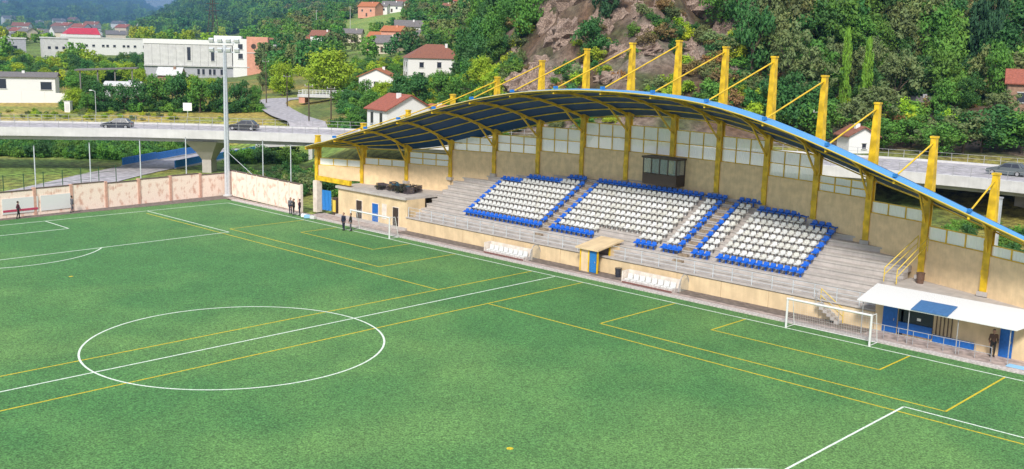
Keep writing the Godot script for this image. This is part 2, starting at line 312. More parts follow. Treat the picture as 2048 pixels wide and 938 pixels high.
func make_materials() -> void:
	var fine := noise_bytes(0.12, 3, 11)
	var mid := noise_bytes(0.025, 5, 12)
	var patch := noise_bytes(0.012, 5, 13)
	var cell := noise_bytes(0.05, 3, 14, 512, FastNoiseLite.TYPE_CELLULAR)
	var streak := PackedByteArray()
	streak.resize(512 * 512)
	for y in 512:
		for x in 512:   # stretched downwards: rain marks on render
			var a: int = mid[(y / 6) % 512 * 512 + (x * 3) % 512]
			streak[y * 512 + x] = int(0.25 * a + 0.75 * patch[y * 512 + x])
	var t_grain := texture_of(fine, 0.84, 1.0)
	var t_blotch := texture_of(mid, 0.82, 1.0)
	var t_patch := texture_of(patch, 0.78, 1.0)
	var t_streak := texture_of(streak, 0.91, 1.0, 80, 180)
	var turf_grain := PackedByteArray()
	turf_grain.resize(512 * 512)
	var turf_fine := noise_bytes(0.35, 2, 21)
	var g := RandomNumberGenerator.new()
	g.seed = 91
	for i in turf_grain.size():   # single tufts, darker and lighter, with a little clumping
		turf_grain[i] = clampi(int(0.25 * turf_fine[i] + 0.15 * fine[i] + 0.60 * g.randf() * 255.0), 0, 255)
	M.turf = tinted(0.95, texture_of(turf_grain, 0.52, 1.0, 45, 205), 27.0)
	M.line_white = mat(Color(1, 1, 1), 0.9, two_tone(turf_grain, Color(0.60, 0.72, 0.58), Color(0.92, 0.93, 0.91), 30, 150, fine, 0.06), 14.0)
	M.line_yellow = mat(Color(1, 1, 1), 0.9, two_tone(turf_grain, Color(0.50, 0.58, 0.16), Color(0.90, 0.74, 0.12), 30, 170, fine, 0.08), 14.0)
	M.terrain = tinted(0.95, two_tone(mid, Color(0.62, 0.6, 0.58), Color(1, 1, 1), 70, 180, fine, 0.35), 17.0)
	M.kerb = mat(lin(0.62, 0.56, 0.54), 0.85, t_blotch, 3.0)
	M.paving = mat(lin(0.5, 0.40, 0.37), 0.9, t_patch, 5.0)
	M.dark_paving = mat(lin(0.20, 0.16, 0.14), 0.95, t_patch, 4.0)
	M.render = mat(lin(0.75, 0.57, 0.35), 0.9, t_streak, 12.0)
	M.render_back = mat(lin(0.84, 0.62, 0.37), 0.9, t_streak, 6.0)
	M.render_pale = mat(lin(0.80, 0.70, 0.62), 0.9, t_streak, 5.0)
	M.wall_old = mat(Color(1, 1, 1), 0.95, two_tone(streak, Color(0.82, 0.63, 0.55), Color(0.97, 0.88, 0.82), 40, 118, fine, 0.07), 7.0)
	M.wall_cap = mat(lin(0.16, 0.11, 0.09), 0.95, t_blotch, 2.0)
	M.pilaster = mat(lin(0.66, 0.38, 0.29), 0.9, t_streak, 3.0)
	M.board_white = mat(lin(0.88, 0.86, 0.85), 0.7, t_grain, 3.0)
	M.kick_brown = mat(lin(0.22, 0.09, 0.07), 0.8, t_streak, 2.0)
	M.board_red = mat(lin(0.55, 0.06, 0.12), 0.7, t_streak, 3.0)
	M.concrete = mat(lin(0.50, 0.455, 0.43), 0.9, t_streak, 9.0)
	M.concrete_pale = mat(lin(0.62, 0.61, 0.61), 0.9, t_streak, 14.0)
	M.concrete_dark = mat(lin(0.2, 0.19, 0.18), 0.9, t_streak, 5.0)
	M.aisle = mat(lin(0.36, 0.27, 0.19), 0.9, t_patch, 3.0)
	M.yellow = mat(lin(0.90, 0.57, 0.015), 0.45, t_patch, 7.0)
	M.yellow_rail = mat(lin(0.72, 0.52, 0.08), 0.5)
	M.roof_blue = mat(lin(0.014, 0.07, 0.21), 0.42, t_grain, 6.0)
	M.eave_glare_blue = mat(lin(0.09, 0.36, 0.78), 0.45, t_grain, 6.0)  # lighter copy of the roof blue, sky glare put into the colour
	M.roof_blue.metallic_specular = 0.25
	M.seat_white = mat(lin(0.78, 0.78, 0.77), 0.5, t_blotch, 1.3)
	M.seat_worn = [M.seat_white, mat(lin(0.74, 0.73, 0.69), 0.55, t_blotch, 1.3), mat(lin(0.84, 0.84, 0.84), 0.45, t_grain, 1.3)]
	M.seat_blue = mat(lin(0.015, 0.16, 0.74), 0.5, t_blotch, 1.3)
	M.sheet = mat(Color(0.99, 0.99, 0.98, 0.84), 0.85)
	M.sheet.transparency = BaseMaterial3D.TRANSPARENCY_ALPHA
	M.sheet_roof = mat(lin(0.7, 0.7, 0.7), 0.6, t_patch, 3.0)
	M.door_blue = mat(lin(0.01, 0.13, 0.48), 0.5, t_streak, 2.0)
	M.tarp_blue = mat(lin(0.02, 0.22, 0.62), 0.6, t_blotch, 1.5)
	M.door_brown = mat(lin(0.055, 0.035, 0.025), 0.6, t_grain, 1.0)
	M.patch_pale = mat(lin(0.30, 0.55, 0.8), 0.7)
	M.patch_blue = mat(lin(0.06, 0.17, 0.38), 0.6, t_streak, 2.0)
	M.brown_frame = mat(lin(0.07, 0.045, 0.03), 0.6)
	M.metal = mat(lin(0.5, 0.5, 0.52), 0.45, t_blotch, 2.0, 0.3)
	M.galvanised = mat(lin(0.66, 0.69, 0.74), 0.4, t_streak, 3.0, 0.2)
	M.white_paint = mat(lin(0.82, 0.82, 0.82), 0.4, t_grain, 1.0)
	M.white_sheet = mat(lin(0.86, 0.86, 0.87), 0.5, t_grain, 4.0)
	M.net = mat(lin(0.6, 0.6, 0.6), 0.9)
	M.asphalt = mat(lin(0.46, 0.43, 0.46), 0.9, t_patch, 9.0)
	M.asphalt_dark = mat(lin(0.17, 0.16, 0.17), 0.9, t_patch, 9.0)
	M.barrier_blue = mat(lin(0.03, 0.27, 0.78), 0.5, t_blotch, 3.0)
	M.house_white = mat(lin(0.88, 0.87, 0.87), 0.9, t_grain, 5.0)
	M.house_cream = mat(lin(0.68, 0.58, 0.47), 0.9, t_streak, 6.0)
	M.house_pink = mat(lin(0.70, 0.34, 0.24), 0.9, t_streak, 8.0)
	M.house_brick = mat(lin(0.36, 0.22, 0.15), 0.9, t_patch, 4.0)
	M.house_grey = mat(lin(0.42, 0.42, 0.47), 0.9, t_streak, 8.0)
	M.tile_red = mat(lin(0.38, 0.11, 0.07), 0.85, t_patch, 3.0)
	M.tile_rust = mat(lin(0.30, 0.12, 0.08), 0.85, t_patch, 3.0)
	M.tile_orange = mat(lin(0.50, 0.17, 0.07), 0.85, t_patch, 3.0)
	M.roof_grey = mat(lin(0.2, 0.18, 0.18), 0.8, t_patch, 4.0)
	M.roof_red_sheet = mat(lin(0.55, 0.04, 0.08), 0.6, t_patch, 8.0)
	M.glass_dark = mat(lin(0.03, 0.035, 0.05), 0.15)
	M.pane = mat(Color(0.75, 0.8, 0.8, 0.25), 0.08)
	M.pane.transparency = BaseMaterial3D.TRANSPARENCY_ALPHA
	M.bark = mat(lin(0.10, 0.075, 0.05), 0.95, t_streak, 1.0)
	M.leaf = [leafy(0.105, 0.265, 0.032), leafy(0.048, 0.165, 0.034), leafy(0.31, 0.45, 0.02), leafy(0.03, 0.10, 0.036), leafy(0.155, 0.21, 0.072), leafy(0.19, 0.38, 0.03), leafy(0.24, 0.16, 0.06)]
	M.scrap_leaf = [leafy(0.07, 0.05, 0.04), leafy(0.05, 0.055, 0.035)]
	M.body = tinted(0.85)
	M.car_dark = mat(lin(0.012, 0.016, 0.03), 0.25)
	M.car_dark.clearcoat_enabled = true
	M.car_black = mat(lin(0.008, 0.009, 0.012), 0.25)
	M.car_black.clearcoat_enabled = true
	M.car_silver = mat(lin(0.11, 0.13, 0.14), 0.3)
	M.rubber = mat(lin(0.015, 0.015, 0.015), 0.9)
	M.alloy = mat(lin(0.5, 0.5, 0.52), 0.35, null, 1.0, 0.6)
	M.lamp_red = mat(lin(0.4, 0.01, 0.01), 0.3)
	M.lamp_clear = mat(lin(0.7, 0.7, 0.7), 0.2)
	M.scrap = [mat(lin(0.16, 0.09, 0.06), 0.9, t_blotch, 1.0), mat(lin(0.10, 0.08, 0.09), 0.9, t_blotch, 1.0), mat(lin(0.35, 0.25, 0.12), 0.9, t_blotch, 1.0), mat(lin(0.02, 0.10, 0.16), 0.7, t_blotch, 1.0)]
	M.sign_white = mat(lin(0.8, 0.8, 0.8), 0.6)
	M.rock = mat(Color(1, 1, 1), 0.95, two_tone(cell, Color(0.34, 0.28, 0.25), Color(0.72, 0.63, 0.57), 50, 200, fine, 0.5), 7.0)


# ------------------------------------------------------------------ camera, sky, sun
func make_view() -> void:
	var cam := Camera3D.new()
	cam.name = "camera"
	add_child(cam)
	cam.position = Vector3(56.007, 18.714, 64.362)
	cam.basis = Basis(Vector3.UP, 0.759665) * Basis(Vector3.RIGHT, -0.177491) * Basis(Vector3.BACK, 0.026886)
	cam.fov = 25.148
	cam.near = 0.5
	cam.far = 9000.0
	cam.current = true
	var sky_mat := ProceduralSkyMaterial.new()
	sky_mat.sky_top_color = Color(0.80, 0.84, 0.90)
	sky_mat.sky_horizon_color = Color(0.93, 0.95, 0.97)
	sky_mat.sky_curve = 0.25
	sky_mat.ground_bottom_color = Color(0.35, 0.38, 0.34)
	sky_mat.ground_horizon_color = Color(0.75, 0.78, 0.78)
	sky_mat.sky_energy_multiplier = 0.66
	var sky := Sky.new()
	sky.sky_material = sky_mat
	var env := Environment.new()
	env.background_mode = Environment.BG_SKY
	env.sky = sky
	env.tonemap_mode = Environment.TONE_MAPPER_LINEAR
	env.tonemap_exposure = 2.85
	env.sdfgi_enabled = true
	env.ssao_enabled = true
	env.ssil_enabled = true
	env.fog_enabled = true
	env.fog_light_color = Color(0.48, 0.68, 0.92)
	env.fog_density = 0.0001
	env.volumetric_fog_enabled = true
	env.volumetric_fog_density = 0.0
	var world := WorldEnvironment.new()
	world.name = "world"
	world.environment = env
	add_child(world)
	var sun := DirectionalLight3D.new()
	sun.name = "sun"
	add_child(sun)
	sun.look_at_from_position(Vector3(48, 80, 78), Vector3.ZERO)
	sun.light_energy = 0.5
	sun.light_color = Color(1.0, 0.98, 0.94)
	sun.light_angular_distance = 11.0
	sun.shadow_enabled = true


# ------------------------------------------------------------------ terrain
const ORIGIN = Vector2(56.007, 64.362)
const AHEAD = Vector2(-0.68868, -0.72507)
const ASIDE = Vector2(0.72507, -0.68868)

func place(bearing: float, distance: float) -> Vector2:
	return ORIGIN + AHEAD * ((distance - 2.4) / 0.9843) + ASIDE * (bearing * distance)

func ground(x: float, z: float) -> float:
	var rel := Vector2(x, z) - ORIGIN
	var d := rel.dot(AHEAD) * 0.9843 + 2.4
	if d < 60.0:
		return -0.1
	return ground_at(rel.dot(ASIDE) / d, d)

func ground_at(b: float, d: float) -> float:
	var i := 0
	while i < TERRAIN_DISTANCES.size() - 2 and d > TERRAIN_DISTANCES[i + 1]:
		i += 1
	var t: float = clampf((d - TERRAIN_DISTANCES[i]) / float(TERRAIN_DISTANCES[i + 1] - TERRAIN_DISTANCES[i]), 0.0, 1.0)
	var j := 0
	while j < TERRAIN_BEARINGS.size() - 2 and b > TERRAIN_BEARINGS[j + 1]:
		j += 1
	var s: float = clampf((b - TERRAIN_BEARINGS[j]) / (TERRAIN_BEARINGS[j + 1] - TERRAIN_BEARINGS[j]), 0.0, 1.0)
	s = s * s * (3.0 - 2.0 * s) * 0.5 + s * 0.5
	var low: float = lerpf(TERRAIN_HEIGHTS[i][j], TERRAIN_HEIGHTS[i][j + 1], s)
	var high: float = lerpf(TERRAIN_HEIGHTS[i + 1][j], TERRAIN_HEIGHTS[i + 1][j + 1], s)
	var y := lerpf(low, high, t)
	var p := place(b, d)
	if d > 150.0 and b > -0.05 and y > 8.0 and d < 600.0:   # broken rock on the near hill
		var k := clampf((y - 8.0) / 8.0, 0.0, 1.0)
		y += k * (4.0 * (0.5 - 2.0 * absf(rough_noise.get_noise_2d(p.x * 1.5, p.y * 1.5))) + 2.2 * rough_noise.get_noise_2d(p.x * 5.0 + 90.0, p.y * 5.0))
	elif d > 330.0:
		y += clampf((d - 330.0) / 500.0, 0.0, 1.0) * 7.0 * rough_noise.get_noise_2d(p.x * 0.35, p.y * 0.35)
	return y

func soil(b: float, d: float, y: float, steep: float) -> Color:
	var p := place(b, d)
	var n := rough_noise.get_noise_2d(p.x * 2.2 + 300.0, p.y * 2.2)
	var n2 := rough_noise.get_noise_2d(p.x * 6.0 - 100.0, p.y * 6.0)
	var grass := Color(0.15, 0.21, 0.04)
	var straw := Color(0.42, 0.33, 0.07)
	var lawn := Color(0.22, 0.34, 0.06)
	var rock := Color(0.29, 0.235, 0.20)
	var rust := Color(0.15, 0.085, 0.05)
	var earth := Color(0.11, 0.08, 0.05)
	var c := grass.lerp(straw, clampf(0.35 + n * 1.3, 0.0, 1.0))
	if d < 185.0 and b < -0.1:
		c = lawn.lerp(straw, clampf(0.1 + n, 0.0, 0.7))
	elif b < -0.2 and d < 262.0:
		c = Color(0.30, 0.36, 0.05).lerp(Color(0.56, 0.42, 0.09), clampf(0.5 + 1.6 * n, 0.0, 1.0))
	elif b > -0.172 and b < -0.1 and d > 395.0 and d < 650.0:
		c = Color(0.24, 0.40, 0.08).lerp(Color(0.36, 0.44, 0.10), clampf(0.4 + 1.5 * n, 0.0, 1.0))
	elif b > -0.06 and y > 6.0 and d < 600.0:
		var r := clampf(0.45 + n * 1.6 + (0.15 if b < 0.12 else -0.1), 0.0, 1.0)
		c = earth.lerp(rust, clampf(0.4 + n2 * 2.0, 0.0, 1.0)).lerp(rock, r)
		c = c.lerp(grass * 0.5, clampf(-n2 * 2.5 - 0.1, 0.0, 1.0))
	elif d > 330.0:
		c = lawn.lerp(grass, clampf(0.5 + n * 1.5, 0.0, 1.0))
	c.a = 1.0
	return c * (1.0 + 0.25 * n2)

func make_terrain() -> void:
	var ds := []
	var d := -60.0
	while d < 3200.0:
		ds.append(d)
		d += 30.0 if d < 60.0 else (5.0 if d < 130.0 else maxf(1.6, d * 0.0115))
	var bs := []
	var b := -0.86
	while b < 0.88:
		bs.append(b)
		b += 0.011
	var grid := []
	for di in ds:
		var row := PackedVector3Array()
		for bi in bs:
			if di < 60.0:
				var flat: Vector2 = ORIGIN + AHEAD * (di - 2.4) + ASIDE * (bi * 60.0 * (1.0 + (60.0 - di) / 60.0))
				row.append(Vector3(flat.x, -0.1, flat.y))
			else:
				var p := place(bi, di)
				row.append(Vector3(p.x, ground_at(bi, di), p.y))
		grid.append(row)
	var verts := PackedVector3Array()
	var norms := PackedVector3Array()
	var cols := PackedColorArray()
	var idx := PackedInt32Array()
	var w := bs.size()
	for i in ds.size():
		for j in w:
			var p: Vector3 = grid[i][j]
			var px: Vector3 = grid[i][mini(j + 1, w - 1)] - grid[i][maxi(j - 1, 0)]
			var pz: Vector3 = grid[mini(i + 1, ds.size() - 1)][j] - grid[maxi(i - 1, 0)][j]
			var nn := px.cross(pz).normalized()
			if nn.y < 0.0: nn = -nn
			verts.append(p)
			norms.append(nn)
			cols.append(soil(bs[j], maxf(ds[i], 61.0), p.y, 1.0 - nn.y))
			if i < ds.size() - 1 and j < w - 1:
				var a := i * w + j
				idx.append_array([a, a + w, a + 1, a + 1, a + w, a + w + 1])
	var arrays := []
	arrays.resize(Mesh.ARRAY_MAX)
	arrays[Mesh.ARRAY_VERTEX] = verts
	arrays[Mesh.ARRAY_NORMAL] = norms
	arrays[Mesh.ARRAY_COLOR] = cols
	arrays[Mesh.ARRAY_INDEX] = idx
	var m := ArrayMesh.new()
	m.add_surface_from_arrays(Mesh.PRIMITIVE_TRIANGLES, arrays)
	structure("terrain", m, M.terrain)


# ------------------------------------------------------------------ pitch
func flat_line(a: Vector2, b: Vector2, w: float, y: float) -> Shape:
	var s := Shape.new()
	var d := (b - a).normalized()
	var o := Vector2(-d.y, d.x) * w * 0.5
	var e := d * w * 0.5
	var q := [a - e - o, b + e - o, b + e + o, a - e + o]
	s.quad(Vector3(q[3].x, y, q[3].y), Vector3(q[2].x, y, q[2].y), Vector3(q[1].x, y, q[1].y), Vector3(q[0].x, y, q[0].y))
	return s

func arc_line(at: Vector2, r: float, from: float, to: float, w: float, y: float) -> Shape:
	var s := Shape.new()
	var k := maxi(8, int(absf(to - from) * r / 0.5))
	for i in k:
		var a0 := lerpf(from, to, float(i) / k)
		var a1 := lerpf(from, to, float(i + 1) / k)
		var p := []
		for q in [[a0, r - w / 2], [a0, r + w / 2], [a1, r + w / 2], [a1, r - w / 2]]:
			p.append(Vector3(at.x + cos(q[0]) * q[1], y, at.y + sin(q[0]) * q[1]))
		s.quad(p[3], p[2], p[1], p[0])
	return s

func make_pitch() -> void:
	var s := Shape.new()
	var step := 1.0
	var low := FastNoiseLite.new()
	low.frequency = 0.03
	low.fractal_octaves = 4
	low.seed = 5
	var xs := []
	var x := -54.0
	while x <= 60.01:
		xs.append(x)
		x += step
	var zs := []
	var z := -1.3
	while z <= 64.0:
		zs.append(z)
		z += step
	var tint := func(px: float, pz: float) -> Color:
		var n: float = low.get_noise_2d(px, pz)
		var n2: float = low.get_noise_2d(px * 5.0 + 70.0, pz * 5.0)
		var n3: float = low.get_noise_2d(px * 17.0 + 170.0, pz * 17.0)
		var c := Color(0.103, 0.315, 0.083).lerp(Color(0.178, 0.385, 0.103), clampf(0.42 + 1.5 * n + 0.5 * n2, 0.0, 1.0))
		return c * (1.0 + 0.12 * n2 + 0.13 * n3)
	for i in xs.size() - 1:
		for j in zs.size() - 1:
			var a := Vector3(xs[i], 0, zs[j]); var b := Vector3(xs[i + 1], 0, zs[j])
			var c := Vector3(xs[i + 1], 0, zs[j + 1]); var d := Vector3(xs[i], 0, zs[j + 1])
			var cols := [tint.call(a.x, a.z), tint.call(d.x, d.z), tint.call(c.x, c.z), tint.call(b.x, b.z)]
			for q in [[a, 0], [c, 2], [d, 1], [a, 0], [b, 3], [c, 2]]:
				s.v.append(q[0]); s.n.append(Vector3.UP); s.c.append(cols[q[1]])
	var pitch := structure("pitch", s, M.turf)
	var y1 := 0.008
	var y2 := 0.004
	var L := 50.48
	var W := 60.2
	var H := W / 2
	var w := 0.125
	for q in [[-L, 0, L, 0], [-L, 0, -L, W], [0, 0, 0, W], [-L, H - 20.16, -L + 16.5, H - 20.16], [-L + 16.5, H - 20.16, -L + 16.5, H + 20.16], [-L, H - 9.16, -L + 5.5, H - 9.16], [-L + 5.5, H - 9.16, -L + 5.5, H + 9.16],
			[L - 16.5, H - 20.16, L - 16.5, H + 20.16], [L - 16.5, H - 20.16, L, H - 20.16]]:
		part(pitch, "white_line", flat_line(Vector2(q[0], q[1]), Vector2(q[2], q[3]), w, y1), M.line_white)
	part(pitch, "centre_circle", arc_line(Vector2(0, H), 9.15, 0, TAU, w, y1 + 0.003), M.line_white)
	var half := acos(5.5 / 9.15)
	part(pitch, "penalty_arc", arc_line(Vector2(-L + 11, H), 9.15, -half, half, w, y1 + 0.003), M.line_white)
	part(pitch, "penalty_arc", arc_line(Vector2(L - 11, H), 9.15, PI - half, PI + half, w, y1 + 0.003), M.line_white)
	for q in [[-2.65, 0.1, -2.65, W], [2.95, 0.1, 2.95, W], [2.95, 10.9, 50, 10.9], [-2.65, 10.75, -49, 10.75],
			[12.03, 0.1, 12.03, 8.97], [35.87, 0.1, 35.87, 8.97], [12.03, 8.97, 35.87, 8.97], [18.1, 0.1, 18.1, 4.43], [30.05, 0.1, 30.05, 4.43], [18.1, 4.43, 30.05, 4.43],
			[-35.5, 0.1, -35.5, 8.9], [-12.1, 0.1, -12.1, 8.9], [-35.5, 8.9, -12.1, 8.9], [-29.7, 0.1, -29.7, 4.5], [-18.4, 0.1, -18.4, 4.5], [-29.7, 4.5, -18.4, 4.5]]:
		part(pitch, "yellow_line", flat_line(Vector2(q[0], q[1]), Vector2(q[2], q[3]), 0.12, y2), M.line_yellow)
	for q in [Vector2(23.7, 30.1), Vector2(-24.4, 29.8)]:
		part(pitch, "yellow_spot", arc_line(q, 0.09, 0, TAU, 0.17, y2), M.line_yellow)
	# edge of the pitch in front of the stand
	structure("kerb", boxed(Vector3(0, 0.0, -1.6), Vector3(104, 0.2, 0.55)), M.kerb)
	structure("pavement", boxed(Vector3(0, -0.02, -2.3), Vector3(108, 0.1, 0.86)), M.paving)
	structure("service_path", boxed(Vector3(0.8, -0.04, -3.58), Vector3(49.6, 0.1, 1.7)), M.dark_paving)
	structure("pavement", boxed(Vector3(39.0, -0.025, -3.58), Vector3(26.8, 0.1, 1.7)), M.paving)
	structure("pavement", boxed(Vector3(-31.0, -0.025, -3.58), Vector3(14.0, 0.1, 1.7)), M.paving)
	structure("pavement", boxed(Vector3(-54.6, -0.03, 26.0), Vector3(2.6, 0.1, 60.0)), M.dark_paving)


# ------------------------------------------------------------------ grandstand
func rear_z(x: float) -> float:
	return -14.5 + 0.0062 * (x + 1.5) * (x + 1.5)

func front_y(x: float) -> float:
	return lookup(FRONT_X, FRONT_Y, x)

func soffit_y(x: float) -> float:
	return lookup(COLUMN_X, SOFFIT_Y, x)

func roof_at(x: float, f: float) -> Vector3:   # f 0 at the rear columns, 1 at the front edge
	var z0 := rear_z(x) - 0.5
	var g := sin(minf(f / 0.84, 1.0) * PI / 2) * 0.55 + minf(f / 0.84, 1.0) * 0.45   # rises from the columns, level over the last two metres
	return Vector3(x, lerpf(soffit_y(x), front_y(x), g), lerpf(z0, ROOF_FRONT, f))

func tread_y(j: int) -> float:
	return 2.16 + 0.41 * j

func tread_z(j: int) -> float:
	return -6.25 - 0.734 * j

func clipped(x0: float, x1: float, z_front: float, z_back: float) -> Array:   # a tread cut along the curved rear wall
	var poly := PackedVector2Array([Vector2(x0, z_front), Vector2(x1, z_front), Vector2(x1, z_back), Vector2(x0, z_back)])
	var stand := PackedVector2Array()
	for x in COLUMN_X:
		stand.append(Vector2(x, rear_z(x)))
	stand.append(Vector2(45, 5)); stand.append(Vector2(-45, 5))
	return Geometry2D.intersect_polygons(poly, stand)

func corrugated(at: Vector3, w: float, h: float, bas: Basis) -> Shape:   # one translucent sheet with vertical corrugations
	var s := Shape.new()
	var k := 12
	for i in k:
		var p := []
		for q in [[i, -0.5], [i + 1, -0.5], [i + 1, 0.5], [i, 0.5]]:
			p.append(at + bas * Vector3(w * (float(q[0]) / k - 0.5), h * q[1], 0.012 if int(q[0]) % 2 else -0.012))
		s.quad(p[0], p[1], p[2], p[3])
	return s

func make_grandstand() -> void:
	var st := thing("grandstand", "grandstand with arched blue roof hung from tapered yellow masts beside the pitch", "grandstand", Vector3.ZERO)
	# terraces
	var terrace := holder(st, "terrace")
	part(terrace, "walkway", boxed(Vector3(0.8, 1.24, -4.97), Vector3(49.6, 0.2, 1.16)), M.concrete)
	for j in range(-1, 12):
		for poly in clipped(-24.0, 25.6, tread_z(j), tread_z(j) - 0.80):
			var s := Shape.new()
			s.prism(poly, tread_y(j) - 0.12, tread_y(j))
			part(terrace, "step", s, M.concrete)
		for poly in clipped(-24.0, 25.6, tread_z(j) - 0.05, tread_z(j) - 0.80):
			var s := Shape.new()
			s.prism(poly, tread_y(j) - 0.43, tread_y(j) - 0.121)
			part(terrace, "riser", s, M.concrete)
	for poly in clipped(-24.0, 25.6, -5.5, -15.0):
		var s := Shape.new()
		s.prism(poly, -0.1, 1.3)
		part(terrace, "foundation", s, M.concrete_dark)
	for a in [[-7.72, -6.78], [7.68, 8.6]]:
		for j in range(-1, 10):
			part(terrace, "aisle_step", boxed(Vector3((a[0] + a[1]) / 2, tread_y(j) + 0.1, tread_z(j) - 0.2), Vector3(a[1] - a[0], 0.2, 0.36)), M.aisle)
	# front wall in rendered panels
	var front := holder(st, "front_wall")
	var x := -24.0
	while x < 25.5:
		var w := minf(4.13, 25.6 - x)
		if x + w < -0.4 or x > 1.6:
			part(front, "wall_panel", boxed(Vector3(x + w / 2, 0.6, -4.45), Vector3(w - 0.03, 1.3, 0.22)), M.render)
		else:
			part(front, "wall_panel", boxed(Vector3(x + w / 2, 0.6, -4.47), Vector3(w - 0.03, 1.3, 0.22)), M.render)
		x += w
	part(front, "coping", boxed(Vector3(0.8, 1.37, -4.42), Vector3(49.7, 0.1, 0.36)), M.concrete)
	# railing along the walkway
	var rail := holder(st, "railing")
	var post := rod(Vector3(0, 0, 0), Vector3(0, 1.0, 0), 0.042, 0.042, 5).mesh()
	x = -23.8
	while x < 25.6:
		if x < -1.0 or x > 2.4:
			part(rail, "post", post, M.galvanised, Vector3(x, 1.4, -4.42))
		x += 1.72
	for y in [1.72, 2.06, 2.4]:
		part(rail, "rail", rod(Vector3(-23.8, y, -4.42), Vector3(-1.0, y, -4.42), 0.022, 0.022, 5), M.galvanised)
		part(rail, "rail", rod(Vector3(2.4, y, -4.42), Vector3(25.5, y, -4.42), 0.022, 0.022, 5), M.galvanised)
	# rear wall and translucent sheets above it, bay by bay
	var rear := holder(st, "rear_wall")
	var lights := holder(st, "clerestory")
	for i in 15:
		var a := Vector3(COLUMN_X[i], 0, rear_z(COLUMN_X[i]))
		var b := Vector3(COLUMN_X[i + 1], 0, rear_z(COLUMN_X[i + 1]))
		var along := (b - a).normalized()
		var out := Vector3(-along.z, 0, along.x)
		var bas := Basis(along, Vector3.UP, out)
		var mid := (a + b) / 2
		var len := (b - a).length()
		var bottom := -0.1
		if i == 0: bottom = 3.6
		elif i == 1: bottom = 3.0
		part(rear, "wall_panel", boxed(mid + Vector3(0, (bottom + WALL_TOP[i]) / 2, 0), Vector3(len - 0.1, WALL_TOP[i] - bottom, 0.24), bas), M.render_back)
		var rows: int = 2 if PANE_TOP[i] - WALL_TOP[i] > 1.2 else 1
		var hgt: float = (PANE_TOP[i] - WALL_TOP[i]) / rows
		var pw := (len - 0.5) / 3
		for r in rows:
			for k in 3:
				var at: Vector3 = mid + along * ((k - 1) * pw) + Vector3(0, WALL_TOP[i] + hgt * (r + 0.5), 0)
				part(lights, "pane", corrugated(at, pw - 0.06, hgt - 0.06, bas), M.sheet)
			part(lights, "transom", boxed(mid + Vector3(0, WALL_TOP[i] + hgt * r + 0.03, 0) + out * 0.02, Vector3(len - 0.3, 0.07, 0.1), bas), M.yellow)
		part(lights, "transom", boxed(mid + Vector3(0, PANE_TOP[i], 0) + out * 0.02, Vector3(len - 0.3, 0.07, 0.1), bas), M.yellow)
		for k in [-0.5, 0.5]:
			part(lights, "mullion", boxed(mid + along * (k * pw) + Vector3(0, (WALL_TOP[i] + PANE_TOP[i]) / 2, 0) + out * 0.03, Vector3(0.06, PANE_TOP[i] - WALL_TOP[i], 0.09), bas), M.yellow)
	# columns that run on above the roof as tapered masts, with their tie rods
	for i in 16:
		var cx: float = COLUMN_X[i]
		var cz := rear_z(cx)
		var base: float = maxf(tread_y(int(floor((-6.25 - cz - 0.3) / 0.734))), 3.1) if i > 0 else 0.0
		if i > 12: base = 3.0
		var s := Shape.new()
		var top: float = SOFFIT_Y[i] + 0.25
		s.box(Vector3(cx, (base + top) / 2, cz + 0.22), Vector3(0.46, top - base, 0.12))
		s.box(Vector3(cx, (base + top) / 2, cz - 0.26), Vector3(0.46, top - base, 0.12))
		s.box(Vector3(cx, (base + top) / 2, cz - 0.02), Vector3(0.16, top - base, 0.36))
		var column := part(st, "column", s, M.yellow)
		part(column, "base_plate", boxed(Vector3(cx, base + 0.15, cz), Vector3(0.7, 0.3, 0.85)), M.concrete)
		for y in [base + 1.6, top - 1.1]:
			part(column, "joint_plate", boxed(Vector3(cx, y, cz + 0.3), Vector3(0.5, 0.36, 0.04)), M.yellow)
		s = Shape.new()
		var m0 := Vector3(cx, top - 0.3, cz)
		var ring := []
		for q in [[0.0, 0.30, 0.36], [MAST_Y[i] - m0.y, 0.19, 0.2]]:
			for e in [Vector2(-1, 1), Vector2(1, 1), Vector2(1, -1), Vector2(-1, -1)]:
				ring.append(m0 + Vector3(e.x * q[1], q[0], e.y * q[2]))
		s.hexa(ring)
		s.box(Vector3(cx, MAST_Y[i] + 0.04, cz), Vector3(0.48, 0.14, 0.5))
		part(column, "mast", s, M.yellow)
		var tip := roof_at(cx, 0.955) + Vector3(0, 0.2, 0)
		if i > 0:
			s = Shape.new()
			s.tube(Vector3(cx, MAST_Y[i] - 0.35, cz + 0.1), tip, 0.062, 0.062, 6)
			var rodn := part(st, "tie_rod", s, M.yellow)
			part(rodn, "bracket", boxed(tip + Vector3(0, 0.05, 0.1), Vector3(0.2, 0.22, 0.4)), M.tarp_blue)
		# bracket strut from the column up to the rib
		var p1 := roof_at(cx, 0.32) + Vector3(0, -0.3, 0)
		s = Shape.new()
		s.bar(Vector3(cx, SOFFIT_Y[i] - 1.5, cz + 0.2), p1, 0.12, 0.14)
		part(column, "strut", s, M.yellow)
	# roof: sheets between the ribs, ribs, purlins, rounded eave
	var roof := holder(st, "roof")
	var strips := 5
